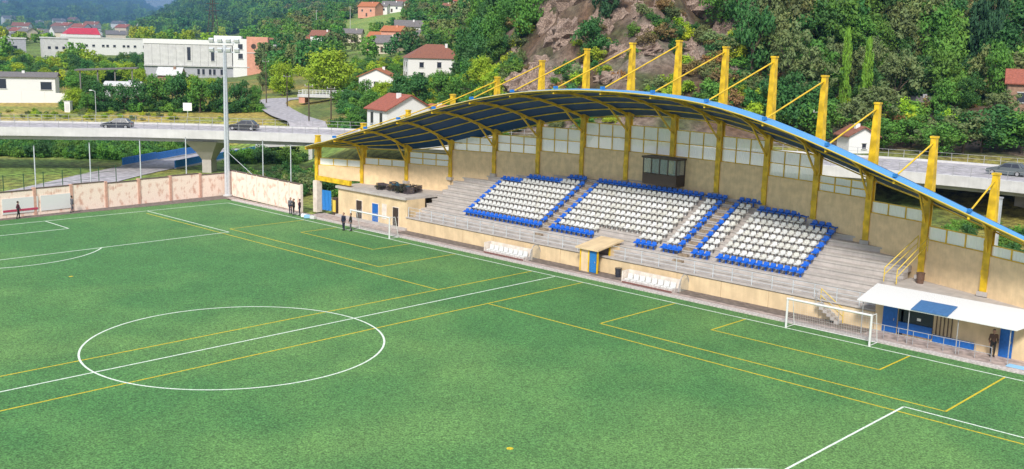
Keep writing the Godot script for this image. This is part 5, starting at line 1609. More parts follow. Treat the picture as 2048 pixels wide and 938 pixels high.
func make_buildings() -> void:
	house("villa", "large white two storey house with hipped rust red tile roof above the bushes", Vector3(-154, 9.4, -125), 0.98, 15.0, 10.5, 5.6, 3.6, true, M.house_white, M.tile_rust,
		[[0, -4.0, 3.2, 1.1, 1.3], [0, 0.6, 3.2, 1.1, 1.4], [0, 4.6, 3.2, 1.1, 1.3], [0, -4.0, 0.6, 1.1, 1.3], [0, 1.5, 0.05, 1.1, 2.1], [3, 2.0, 3.2, 1.0, 1.3], [3, -2.0, 3.2, 1.0, 1.3], [3, 2.0, 0.6, 1.0, 1.3], [3, -2.0, 0.6, 1.0, 1.3], [1, 0, 3.2, 1.0, 1.3]])
	var h2 := house("cottage", "white gabled cottage with pinkish red roof right behind the highway", Vector3(-76.5, 4.9, -47.8), -0.16, 6.4, 8.6, 3.3, 2.2, false, M.house_white, M.tile_red,
		[[0, -1.6, 0.8, 0.8, 1.9], [0, 1.3, 0.8, 0.8, 1.9], [2, -2.0, 1.0, 1.0, 1.2]])
	h2.rotation.y = -0.16
	house("annexe", "small white annexe with a shallow orange roof joined to the cottage", Vector3(-75.2, 5.0, -55.4), -0.16, 5.0, 6.0, 2.6, 1.0, false, M.house_white, M.tile_orange, [[0, 0, 0.9, 0.9, 1.0]])
	house("bungalow", "white gabled bungalow with orange roof beside the big round tree", Vector3(-131.5, 8.2, -88.0), 0.75 + PI / 2, 8.5, 7.6, 3.0, 1.7, false, M.house_white, M.tile_orange, [[1, 1.8, 0.8, 0.9, 1.1], [1, -1.6, 0.05, 1.0, 2.0], [3, 0, 0.8, 1, 1.1], [0, 1, 0.9, 1, 1.1]])
	house("hill_house", "brown brick house with red roof above the garden terrace", Vector3(4.5, 11.4, -101.5), 0.35, 9.0, 7.0, 4.0, 1.8, false, M.house_brick, M.tile_red, [[0, -2.5, 1.2, 1.2, 1.4], [0, 1.5, 0.05, 1.2, 2.2], [3, 0, 1.2, 1.1, 1.3]])
	var hut := house("white_hut", "tiny white gabled hut with brown roof behind the highway", Vector3(-9.7, 5.5, -73.2), 0.0, 3.6, 4.0, 2.5, 1.1, false, M.house_white, M.tile_rust, [[1, 0.2, 0.7, 0.55, 0.7]])
	hut.rotation.y = 0.55 - PI / 2 + PI / 2 - 1.2
	house("garden_shed", "low grey shed among the bushes of the garden terrace", on_ground(-12.0, -97.5), 0.5, 5.0, 3.2, 2.2, 0.6, false, M.house_grey, M.roof_grey, [[0, 0.5, 0.6, 1.0, 0.8]])
	# long white yard wall and low building on the left of the valley
	var yard := thing("yard_wall", "long plain white yard wall on the valley floor", "wall", Vector3(-195.5, 2.9, -19.0), atan2(21.0, 11.5))
	for k in 5:
		part(yard, "wall_panel", boxed(Vector3(2.4 + 4.8 * k, 1.7 - 0.12 * k, 0), Vector3(4.78, 3.6 - 0.24 * k, 0.3)), M.house_white)
	var low := house("low_workshop", "low white workshop with wide dark roof behind the yard wall", Vector3(-205.5, 5.2, -34.0), 1.07, 24.0, 9.0, 3.3, 0.9, false, M.house_white, M.roof_grey, [[0, -9, 0.6, 3.6, 2.2], [0, -4.6, 0.6, 3.6, 2.2], [0, -0.4, 0.6, 3.6, 2.2], [0, 10.0, 0.4, 2.4, 1.8]])
	low.set_meta("category", "workshop")
	var shed := thing("open_shed", "open dark shed roof on posts among the valley trees", "shed", on_ground(-210.0, -62.0), 1.0)
	part(shed, "roof", boxed(Vector3(0, 6.4, 0), Vector3(15.0, 0.35, 6.0), Basis(Vector3.BACK, 0.05)), M.roof_grey)
	for k in 4:
		part(shed, "post", boxed(Vector3(-6.3 + 4.2 * k, 3.1, 2.2), Vector3(0.3, 6.2, 0.3)), M.concrete_dark)
	house("grey_outbuilding", "small grey outbuilding with pale blue door beside the open shed", on_ground(-193.0, -58.0), 0.9, 8.0, 5.0, 3.0, 0.8, false, M.house_grey, M.sheet_roof, [[0, -2, 0.05, 1.2, 2.1], [0, 1.5, 0.9, 1.6, 1.2]])
	house("stone_cottage", "old dark cottage with pale sheet roof in front of the factory", on_ground(-214.0, -82.0), 0.85, 6.0, 6.0, 4.2, 1.8, false, M.house_brick, M.sheet_roof, [[0, -1.2, 0.05, 1.4, 2.0], [0, 1.5, 2.4, 1.0, 1.0]])
	# big half-finished factory
	var f := thing("factory", "big pale factory block with clad upper storey and salmon end wall", "factory", Vector3(-281.5, 4.6, -109.0), atan2(27.5, 21.0))
	part(f, "lower_wall", boxed(Vector3(17.2, 2.3, -9.0), Vector3(34.4, 4.6, 18.0)), M.house_grey)
	for k in 11:
		part(f, "cladding_panel", boxed(Vector3(1.3 + 2.62 * k, 8.2, 0.15), Vector3(2.56, 7.0, 0.3)), M.concrete_pale)
	part(f, "upper_wall", boxed(Vector3(14.4, 8.2, -9.1), Vector3(28.8, 7.2, 17.8)), M.house_grey)
	part(f, "parapet", boxed(Vector3(14.6, 12.5, -8.8), Vector3(29.6, 1.5, 18.6)), M.house_white)
	for x in [14.6, 22.4]:
		var wn := part(f, "window", boxed(Vector3(x, 8.6, 0.34), Vector3(1.1, 4.4, 0.1)), M.glass_dark)
		part(wn, "frame", boxed(Vector3(x, 6.3, 0.4), Vector3(1.4, 0.2, 0.2)), M.concrete_pale)
	for x in [17.6, 19.2, 21.4, 22.8, 25.2]:
		var wn := part(f, "window", boxed(Vector3(x, 2.6, 0.03), Vector3(0.8, 1.9, 0.1)), M.glass_dark)
		part(wn, "sill", boxed(Vector3(x, 1.6, 0.1), Vector3(1.0, 0.12, 0.2)), M.concrete_pale)
	part(f, "ledge", boxed(Vector3(17.2, 4.5, 0.3), Vector3(34.6, 0.3, 0.7)), M.concrete_pale)
	part(f, "stair_tower", boxed(Vector3(31.4, 7.0, -3.5), Vector3(4.6, 14.0, 8.0)), M.house_white)
	for y in [8.2, 11.4]:
		var wn := part(f, "window", boxed(Vector3(31.6, y, 0.53), Vector3(1.5, 1.7, 0.1)), M.glass_dark)
		part(wn, "sill", boxed(Vector3(31.6, y - 0.95, 0.6), Vector3(1.9, 0.15, 0.25)), M.concrete_pale)
	var e := part(f, "end_wall", boxed(Vector3(37.2, 7.4, -3.2), Vector3(7.0, 14.8, 7.4)), M.house_pink)
	part(e, "round_opening", rod(Vector3(36.0, 11.6, 0.45), Vector3(36.0, 11.6, 0.56), 0.85, 0.85, 16), M.door_brown)
	part(e, "string_course", boxed(Vector3(37.2, 9.4, 0.5), Vector3(7.1, 0.25, 0.2)), M.concrete_pale)
	part(f, "rear_block", boxed(Vector3(42.0, 6.2, -4.4), Vector3(2.6, 12.4, 5.0)), M.concrete_pale)
	part(f, "roof_light", boxed(Vector3(27.0, 14.0, -7.0), Vector3(9.0, 1.8, 7.0)), M.house_white)
	# long white works further back
	var lw := thing("long_works", "long white works with a row of small dark windows behind the factory", "factory", Vector3(-449.8, 8.6, -153.5), atan2(37.4, 9.8))
	part(lw, "wall", boxed(Vector3(20.5, 4.2, -7.0), Vector3(41.0, 8.4, 14.0)), M.house_white)
	for k in 12:
		var x: float = 2.0 + 3.2 * k + (1.2 if k % 3 == 2 else 0.0)
		var wn := part(lw, "window", boxed(Vector3(x, 4.9, 0.03), Vector3(1.2, 1.0, 0.1)), M.glass_dark)
		part(wn, "sill", boxed(Vector3(x, 4.3, 0.08), Vector3(1.4, 0.15, 0.2)), M.concrete_pale)
	part(lw, "loading_door", boxed(Vector3(4.0, 1.6, 0.04), Vector3(4.2, 3.2, 0.1)), M.brown_frame)
	part(lw, "parapet", boxed(Vector3(20.5, 8.6, 0.05), Vector3(41.2, 0.5, 0.3)), M.concrete_pale)
	var red := thing("red_roof_hall", "hall with a vivid red sheet roof behind the long white works", "hall", Vector3(-487, 9.5, -180), atan2(37.4, 9.8))
	part(red, "wall", boxed(Vector3(0, 4.6, 0), Vector3(17.0, 9.2, 14.0)), M.house_white)
	var rs := Shape.new()
	rs.hexa([Vector3(-8.0, 9.2, 7.2), Vector3(8.6, 9.2, 7.2), Vector3(8.6, 9.2, -7.2), Vector3(-8.0, 9.2, -7.2), Vector3(-5.0, 12.4, 1.0), Vector3(8.0, 12.6, 1.0), Vector3(8.0, 12.6, -1.0), Vector3(-5.0, 12.4, -1.0)])
	part(red, "roof", rs, M.roof_red_sheet)
	for q in [[-438.0, -118.0, 26.0, 8.0, "grey_works", "plain grey works shed next to the long white works"], [-425.0, -140.0, 10.0, 9.0, "pale_block", "narrow pale block at the end of the long white works"]]:
		var g := thing(q[4], q[5], "works", on_ground(q[0], q[1]), atan2(37.4, 9.8))
		part(g, "wall", boxed(Vector3(0, q[3] / 2, 0), Vector3(q[2], q[3], 12.0)), M.house_grey if q[2] > 20 else M.concrete_pale)
		part(g, "roof", boxed(Vector3(0, q[3] + 0.3, 0), Vector3(q[2] + 0.6, 0.6, 12.6)), M.concrete_pale)
		for k in 3:
			part(g, "window", boxed(Vector3((k - 1) * q[2] * 0.3, q[3] * 0.55, 6.02), Vector3(q[2] * 0.12, 1.2, 0.1)), M.glass_dark)
	# houses on the middle slopes: [bearing, distance, width, height, roof, wall]
	var near_slope := [[-0.183, 425, 9, 6, 1, 0], [-0.196, 430, 7, 5, 0, 1], [-0.226, 440, 8, 5, 1, 2], [-0.128, 400, 9, 4.5, 2, 2], [-0.116, 395, 8, 6.5, 2, 2], [-0.103, 405, 10, 6.5, 3, 0], [-0.086, 410, 7, 4, 1, 0], [-0.121, 380, 12, 3.4, 3, 1], [-0.090, 375, 9, 4, 3, 1],
		[-0.166, 720, 9, 6, 1, 1], [-0.139, 640, 12, 6, 2, 2], [-0.128, 645, 8, 5, 3, 0], [-0.118, 650, 12, 4, 3, 0], [-0.108, 660, 9, 5, 1, 0], [-0.068, 520, 6, 5, 1, 1], [-0.054, 510, 7, 6, 0, 1], [-0.043, 505, 6, 6, 1, 1], [-0.037, 515, 9, 7, 3, 0], [-0.075, 540, 5, 4, 2, 1], [-0.155, 460, 8, 4, 3, 1]]
	var walls := [M.house_white, M.house_cream, M.house_pink]
	var roofs := [M.tile_red, M.tile_rust, M.tile_orange, M.roof_grey]
	var wl := ["white", "cream", "salmon"]
	var rl := ["red", "rust brown", "orange", "grey"]
	for i in near_slope.size():
		var q = near_slope[i]
		var p := place(q[0], q[1])
		house("slope_house", "small %s walled house with %s roof on the green middle slope" % [wl[q[5]], rl[q[4]]], on_ground(p.x, p.y), rng.randf_range(0.2, 1.3), q[2], q[2] * 0.75, q[3], q[2] * 0.22, false, walls[q[5]], roofs[q[4]], [[0, -q[2] * 0.25, q[3] * 0.5, 1.1, 1.2], [0, q[2] * 0.25, q[3] * 0.5, 1.1, 1.2], [0, 0, 0.05, 1.1, 2.0]], "houses on the middle slope")
	# far village on the hazy hillside
	for i in 96:
		var b := rng.randf_range(-0.49, -0.345)
		var d := rng.randf_range(1100.0, 2100.0)
		if i < 24: d = rng.randf_range(640.0, 900.0)
		var p := place(b, d)
		var k := rng.randi() % 8
		var wi: int = 0 if k < 6 else 1
		var ri: int = [3, 3, 1, 3, 3, 0][rng.randi() % 6]
		var w := rng.randf_range(8.0, 14.0)
		var h := rng.randf_range(5.0, 9.0)
		house("village_house", "tiny %s house with %s roof in the village on the hazy hillside" % [wl[wi], rl[ri]], on_ground(p.x, p.y), rng.randf_range(0.0, 1.6), w, w * 0.7, h, w * 0.2, false, walls[wi], roofs[ri], [], "houses of the far village")

func make_street_furniture() -> void:
	var s := thing("road_sign", "plain white square road sign on a thin post beyond the viaduct", "sign", on_ground(-130.2, -39.8), 0.72)
	part(s, "board", boxed(Vector3(0, 2.0, 0), Vector3(1.7, 1.5, 0.08)), M.sign_white)
	part(s, "post", rod(Vector3(0, -0.3, -0.08), Vector3(0, 2.6, -0.08), 0.06, 0.06, 6), M.galvanised)
	s = thing("street_lamp", "single street lamp on the dry grass beyond the viaduct", "street lamp", on_ground(-144.8, -28.4), 0.6)
	part(s, "post", rod(Vector3(0, -0.3, 0), Vector3(0, 4.6, 0), 0.07, 0.05, 6), M.galvanised)
	part(s, "arm", rod(Vector3(0, 4.6, 0), Vector3(-0.7, 4.8, 0), 0.04, 0.04, 6), M.galvanised)
	part(s, "lamp_head", boxed(Vector3(-0.9, 4.8, 0), Vector3(0.6, 0.14, 0.25)), M.sign_white)
	s = thing("meter_cabinet", "white cabinet on the dry grass beside the yard wall", "cabinet", on_ground(-155.7, -27.8), 0.6)
	part(s, "case", boxed(Vector3(0, 1.0, 0), Vector3(1.2, 2.2, 0.9)), M.sign_white)
	part(s, "roof", boxed(Vector3(0, 2.15, 0), Vector3(1.4, 0.12, 1.1)), M.concrete_pale)
	part(s, "door", boxed(Vector3(0, 0.95, 0.46), Vector3(0.9, 1.6, 0.04)), M.concrete_pale)
	for q in [[-0.237, 235, 10.0, "wooden utility pole beside the winding side road"], [-0.217, 225, 7.0, "wooden utility pole at the bend of the side road"], [-0.196, 186, 7.0, "wooden utility pole between side road and cottage"], [-0.175, 190, 6.0, "wooden utility pole in the bushes below the road bridge"], [-0.158, 520, 15.0, "pale lattice pole on the wooded slope above the meadow"], [-0.190, 560, 14.0, "pale lattice pole in the woods above the round tree"], [-0.032, 480, 18.0, "pale lattice pole beside the hilltop houses"], [0.287, 143, 6.0, "grey pole beside the tiny white hut"]]:
		var p := place(q[0], q[1])
		var pole := thing("utility_pole", q[3], "pole", on_ground(p.x, p.y), 0.5)
		part(pole, "shaft", rod(Vector3(0, -0.5, 0), Vector3(0, q[2], 0), 0.16, 0.1, 6), M.bark if q[1] < 300 else M.concrete_pale)
		part(pole, "crossarm", boxed(Vector3(0, q[2] - 0.5, 0), Vector3(1.6, 0.12, 0.12)), M.concrete_dark)
		for e in [-0.7, 0.7]:
			part(pole, "insulator", rod(Vector3(e, q[2] - 0.44, 0), Vector3(e, q[2] - 0.2, 0), 0.05, 0.04, 5), M.sign_white)
	# dark lattice pylon on the wooded hill
	var lp := place(-0.288, 620.0)
	s = thing("lattice_pylon", "dark steel lattice pylon on the wooded hill above the factory", "pylon", on_ground(lp.x, lp.y), 0.4)
	var legs := [Vector2(-1, -1), Vector2(1, -1), Vector2(1, 1), Vector2(-1, 1)]
	for k in 4:
		var q: Vector2 = legs[k]
		var q2: Vector2 = legs[(k + 1) % 4]
		part(s, "leg", rod(Vector3(q.x * 3.0, -1, q.y * 3.0), Vector3(q.x * 0.5, 30, q.y * 0.5), 0.22, 0.16, 5), M.brown_frame)
		for h in 7:
			var w0 := lerpf(3.0, 0.5, h / 7.0)
			var w1 := lerpf(3.0, 0.5, (h + 1) / 7.0)
			part(s, "brace", rod(Vector3(q.x * w0, h * 4.2, q.y * w0), Vector3(q2.x * w1, (h + 1) * 4.2, q2.y * w1), 0.1, 0.1, 4), M.brown_frame)
	for y in [21.0, 25.0, 29.0]:
		part(s, "crossarm", boxed(Vector3(0, y, 0), Vector3(9.0, 0.3, 0.5)), M.brown_frame)
	# grey steel post behind the right end of the stand
	s = thing("steel_post", "short grey square steel post behind the low end of the roof", "post", Vector3(29.5, 0, -14.5))
	part(s, "shaft", boxed(Vector3(0, 4.4, 0), Vector3(0.45, 8.8, 0.45)), M.galvanised)
	part(s, "cap", boxed(Vector3(0, 8.85, 0), Vector3(0.55, 0.1, 0.55)), M.metal)

# ------------------------------------------------------------------ trees, scrub and woods
var crowns := []
var trunks := []

func crown_mesh(seed_: int, clumps: int, leaves: int, size: float, kind: String) -> ArrayMesh:
	# unit crown: base at y 0, height 1, width 1; leaf faces gathered in clumps through the volume
	var g := RandomNumberGenerator.new()
	g.seed = seed_
	var s := Shape.new()
	for i in clumps:
		var at := Vector3.ZERO
		var r := 0.2
		if kind == "round":
			var dir := Vector3(g.randfn(), g.randfn(), g.randfn()).normalized()
			var k := pow(g.randf(), 0.35)
			at = Vector3(0, 0.5, 0) + dir * k * Vector3(0.37, 0.39, 0.37)
			r = g.randf_range(0.10, 0.19)
		elif kind == "tall":
			var y := g.randf_range(0.1, 0.95)
			var w := 0.38 * sin(PI * pow(y, 0.7)) * 0.9 + 0.03
			var a := g.randf() * TAU
			at = Vector3(cos(a) * w * g.randf_range(0.3, 1.0), y, sin(a) * w * g.randf_range(0.3, 1.0))
			r = g.randf_range(0.06, 0.12)
		elif kind == "loose":
			var dir := Vector3(g.randfn(), g.randfn(), g.randfn()).normalized()
			at = Vector3(0, 0.58, 0) + dir * pow(g.randf(), 0.25) * Vector3(0.38, 0.34, 0.38)
			r = g.randf_range(0.07, 0.14)
		else:
			var a := g.randf() * TAU
			var k := sqrt(g.randf()) * 0.38
			at = Vector3(cos(a) * k, g.randf_range(0.12, 0.8) * (1.0 - k), sin(a) * k)
			r = g.randf_range(0.13, 0.22)
		var tone := g.randf_range(0.72, 1.25)
		var warm := g.randf_range(-0.12, 0.16)
		for j in leaves:
			var dir := Vector3(g.randfn(), g.randfn() + 0.25, g.randfn()).normalized()
			var p := at + dir * r * pow(g.randf(), 0.4) * Vector3(1, 0.8, 1)
			if p.y < 0.02: p.y = 0.02
			var nn := (dir + Vector3(g.randfn(), g.randfn(), g.randfn()) * 0.45).normalized()
			var x := nn.cross(Vector3(g.randfn(), g.randfn(), g.randfn())).normalized()
			var y := nn.cross(x)
			var e := size * g.randf_range(0.6, 1.4)
			var t := tone * g.randf_range(0.8, 1.2)
			s.tint = Color(t * (1.0 + warm), t, t * (1.0 - warm))
			var bend := nn * e * 0.25
			s.tri(p - x * e + bend, p - y * e * 0.62, p + x * e + bend)
			s.tri(p - x * e + bend, p + x * e + bend, p + y * e * 0.62)
	return s.mesh()

func trunk_mesh(seed_: int, split: float) -> ArrayMesh:
	var g := RandomNumberGenerator.new()
	g.seed = seed_
	var s := Shape.new()
	var a := Vector3(0, -0.06, 0)
	var b := Vector3(g.randf_range(-0.02, 0.02), split, g.randf_range(-0.02, 0.02))
	s.tube(a, b, 0.034, 0.024, 7)
	for i in 5:
		var an := TAU * (i + g.randf() * 0.6) / 5
		var m := b + Vector3(cos(an) * 0.11, 0.15, sin(an) * 0.11)
		s.tube(b, m, 0.018, 0.012, 5)
		s.tube(m, m + Vector3(cos(an + 0.4) * 0.13, g.randf_range(0.1, 0.24), sin(an + 0.4) * 0.13), 0.012, 0.004, 5)
	return s.mesh()

func make_crowns() -> void:
	crowns = [crown_mesh(1, 46, 42, 0.030, "round"), crown_mesh(2, 42, 44, 0.031, "round"), crown_mesh(3, 56, 34, 0.026, "loose"), crown_mesh(4, 24, 44, 0.042, "bush"), crown_mesh(5, 22, 46, 0.042, "bush"), crown_mesh(6, 80, 40, 0.03, "tall"), crown_mesh(7, 95, 70, 0.023, "round"),
		crown_mesh(8, 26, 20, 0.055, "round"), crown_mesh(9, 24, 20, 0.058, "round"), crown_mesh(10, 40, 36, 0.03, "loose")]
	trunks = [trunk_mesh(31, 0.24), trunk_mesh(32, 0.3), rod(Vector3(0, -0.06, 0), Vector3(0, 0.92, 0), 0.028, 0.004, 7).mesh()]

func tree(called: String, label: String, q: Array, group: String, i: int) -> void:
	var kind: int = q[4]
	var y := ground(q[0], q[1])
	var t := thing(called, label, "tree", Vector3(q[0], y - 0.1, q[1]), rng.randf() * TAU, group)
	var cm: ArrayMesh = crowns[[0, 1, 6, 5, 2, 5][kind]]
	if kind == 0 and i % 2: cm = crowns[1]
	if kind == 4 and i % 2: cm = crowns[9]
	var c := part(t, "crown", cm, M.leaf[kind])
	c.scale = Vector3(q[3], q[2] * 1.03, q[3])
	var k := part(t, "trunk", trunks[2 if kind == 3 or kind == 5 else i % 2], M.bark)
	k.scale = Vector3(minf(q[2], q[3] * 1.2), q[2], minf(q[2], q[3] * 1.2))

const TREE_WORDS = ["leafy mid green tree", "dense dark green tree", "bright yellow green tree", "tall narrow dark green conifer", "loose grey green tree", "slim tree wrapped in bright green ivy"]
const TREE_NAMES = ["leafy_tree", "dark_tree", "bright_tree", "conifer", "grey_green_tree", "ivy_tree"]

func scatter(called: String, label: String, meshes: Array, mats: Array, count: int, b0: float, b1: float, d0: float, d1: float, w: Vector2, keep: Callable, squash := 1.0) -> void:
	# an uncountable mass of trees or scrub: a few instanced meshes under one object
	var lists := []
	for m in meshes.size() * mats.size(): lists.append([])
	var tries := 0
	var made := 0
	while made < count and tries < count * 6:
		tries += 1
		var d := sqrt(lerpf(d0 * d0, d1 * d1, rng.randf()))
		var b := rng.randf_range(b0, b1)
		if not keep.call(b, d): continue
		var p := place(b, d)
		var sz := rng.randf_range(w.x, w.y)
		var y := ground_at(b, d)
		var tf := Transform3D(Basis(Vector3.UP, rng.randf() * TAU).scaled(Vector3(sz, sz * squash * rng.randf_range(0.8, 1.25), sz)), Vector3(p.x, y - sz * 0.06, p.y))
		lists[rng.randi() % lists.size()].append([tf, rng.randf_range(0.7, 1.3)])
		made += 1
	var root := Node3D.new()
	root.name = numbered(called)
	add_child(root)
	tag(root, label, "woods", "", "stuff")
	for k in lists.size():
		if lists[k].is_empty(): continue
		var mm := MultiMesh.new()
		mm.transform_format = MultiMesh.TRANSFORM_3D
		mm.use_colors = true
		mm.mesh = meshes[k % meshes.size()]
		mm.instance_count = lists[k].size()
		for i in lists[k].size():
			mm.set_instance_transform(i, lists[k][i][0])
			var t: float = lists[k][i][1]
			mm.set_instance_color(i, Color(t * rng.randf_range(0.85, 1.3), t, t * rng.randf_range(0.75, 1.1)))
		var o := MultiMeshInstance3D.new()
		o.name = "foliage"
		o.multimesh = mm
		o.material_override = mats[k / meshes.size()]
		root.add_child(o, true)
		o.set_meta("kind", "stuff")

func clear_of_houses(b: float, d: float) -> bool:
	for q in [[-0.08, 280.0, 0.045, 18.0], [-0.108, 168.0, 0.05, 12.0], [-0.13, 238.0, 0.025, 12.0], [0.483, 157.0, 0.05, 9.0], [0.325, 146.0, 0.035, 9.0], [-0.12, 395.0, 0.035, 30.0], [-0.05, 512.0, 0.025, 25.0], [-0.125, 648.0, 0.035, 25.0], [-0.19, 430.0, 0.02, 25.0]]:
		if absf(b - q[0]) < q[2] and absf(d - q[1]) < q[3]: return false
	return true

func bearing_of(q: Array) -> Vector2:
	var rel := Vector2(q[0], q[1]) - ORIGIN
	var d := rel.dot(AHEAD) * 0.9843 + 2.4
	return Vector2(rel.dot(ASIDE) / d, d)

func slope_zone(q: Array) -> String:
	var e := bearing_of(q)
	if e.x < 0.1: return "among the bare rocks of the steep hill"
	if e.x < 0.2: return "on the brown rocky flank of the steep hill"
	if e.y < 147.0: return "along the highway verge, %s" % ("next to the tiny white hut" if e.x < 0.40 else "below the brown brick house")
	if e.y > 174.0: return "high on the steep hill, %s" % ("above the tiny white hut" if e.x < 0.37 else "above the garden terrace")
	if e.x < 0.29: return "on the slope behind the tall yellow masts"
	if e.x < 0.36: return "on the slope above the tiny white hut"
	return "on the garden terrace beside the brown brick house"

func valley_zone(q: Array) -> String:
	var e := bearing_of(q)
	if e.y > 240.0: return "close to the factory, %s" % ("beside the salmon end wall" if e.x > -0.25 else ("below its clad wall" if e.x > -0.345 else "beside the long white works"))
	if e.x < -0.38: return "in the row beyond the viaduct, near the yard wall"
	if e.x < -0.32: return "in the row beyond the viaduct, behind the street lamp"
	if e.x < -0.29: return "in the row beyond the viaduct, behind the white road sign"
	return "in the row beyond the viaduct, behind the floodlight mast"

func rock_shape(seed_: int) -> Shape:
	# angular outcrop: a coarse ball cut by noise, with flat facets
	var g := FastNoiseLite.new()
	g.seed = seed_
	g.frequency = 0.9
	g.fractal_octaves = 4
	g.noise_type = FastNoiseLite.TYPE_CELLULAR
	var s := Shape.new()
	var seg := 22
	var rings := 14
	var at := func(i: int, j: int) -> Vector3:
		var a := PI * i / rings - PI / 2
		var b := TAU * (j % seg) / seg
		var d := Vector3(cos(a) * sin(b), sin(a), cos(a) * cos(b))
		var r: float = 0.5 + 0.34 * g.get_noise_3dv(d * 1.7) + 0.2 * g.get_noise_3dv(d * 5.0)
		return d * r
	for i in rings:
		for j in seg:
			var p := [at.call(i, j), at.call(i, j + 1), at.call(i + 1, j + 1), at.call(i + 1, j)]
			if i > 0: s.tri(p[0], p[1], p[2])
			if i < rings - 1: s.tri(p[0], p[2], p[3])
	return s

func make_rocks() -> void:
	var shapes := []
	for k in 4: shapes.append(rock_shape(60 + k).mesh())
	# [bearing, distance, width, height]
	var spots := [[0.065, 190, 22, 24], [0.085, 196, 17, 22], [0.048, 184, 16, 14], [0.030, 180, 13, 12], [0.010, 174, 14, 13], [0.022, 168, 10, 8], [0.042, 167, 14, 8], [0.062, 172, 11, 9], [0.09, 175, 13, 9], [0.12, 182, 15, 15], [0.14, 198, 20, 22], [0.165, 188, 14, 14], [0.185, 204, 20, 20], [0.21, 200, 16, 17], [0.105, 206, 20, 18], [0.0, 186, 13, 15], [0.33, 214, 15, 12], [0.365, 208, 13, 10], [0.30, 210, 15, 13], [0.47, 208, 14, 12], [0.16, 174, 10, 8], [0.195, 182, 11, 10], [0.125, 170, 9, 6], [0.225, 186, 11, 11], [0.075, 182, 9, 12], [0.40, 216, 14, 12]]
	for i in 74:   # broken crags between the big outcrops
		spots.append([rng.randf_range(-0.005, 0.26), rng.randf_range(163.0, 214.0), rng.randf_range(4.0, 10.0), rng.randf_range(4.0, 13.0)])
	for i in spots.size():
		var q = spots[i]
		var p := place(q[0], q[1])
		var r := part(self, "rock_outcrop", shapes[i % 4], M.rock, Vector3(p.x, ground_at(q[0], q[1]) - 0.16 * q[3], p.y), rng.randf() * TAU)
		r.scale = Vector3(q[2], q[3], q[2])
		tag(r, "%s greyish brown rock outcrop on the steep hill, %s" % [("huge" if q[2] > 17 else ("large" if q[2] > 12 else "small")), ("above the highest arch of the roof" if q[0] < 0.12 else ("behind the tall yellow masts" if q[0] < 0.25 else "above the garden terrace"))], "rock", "rock outcrops on the steep hill")

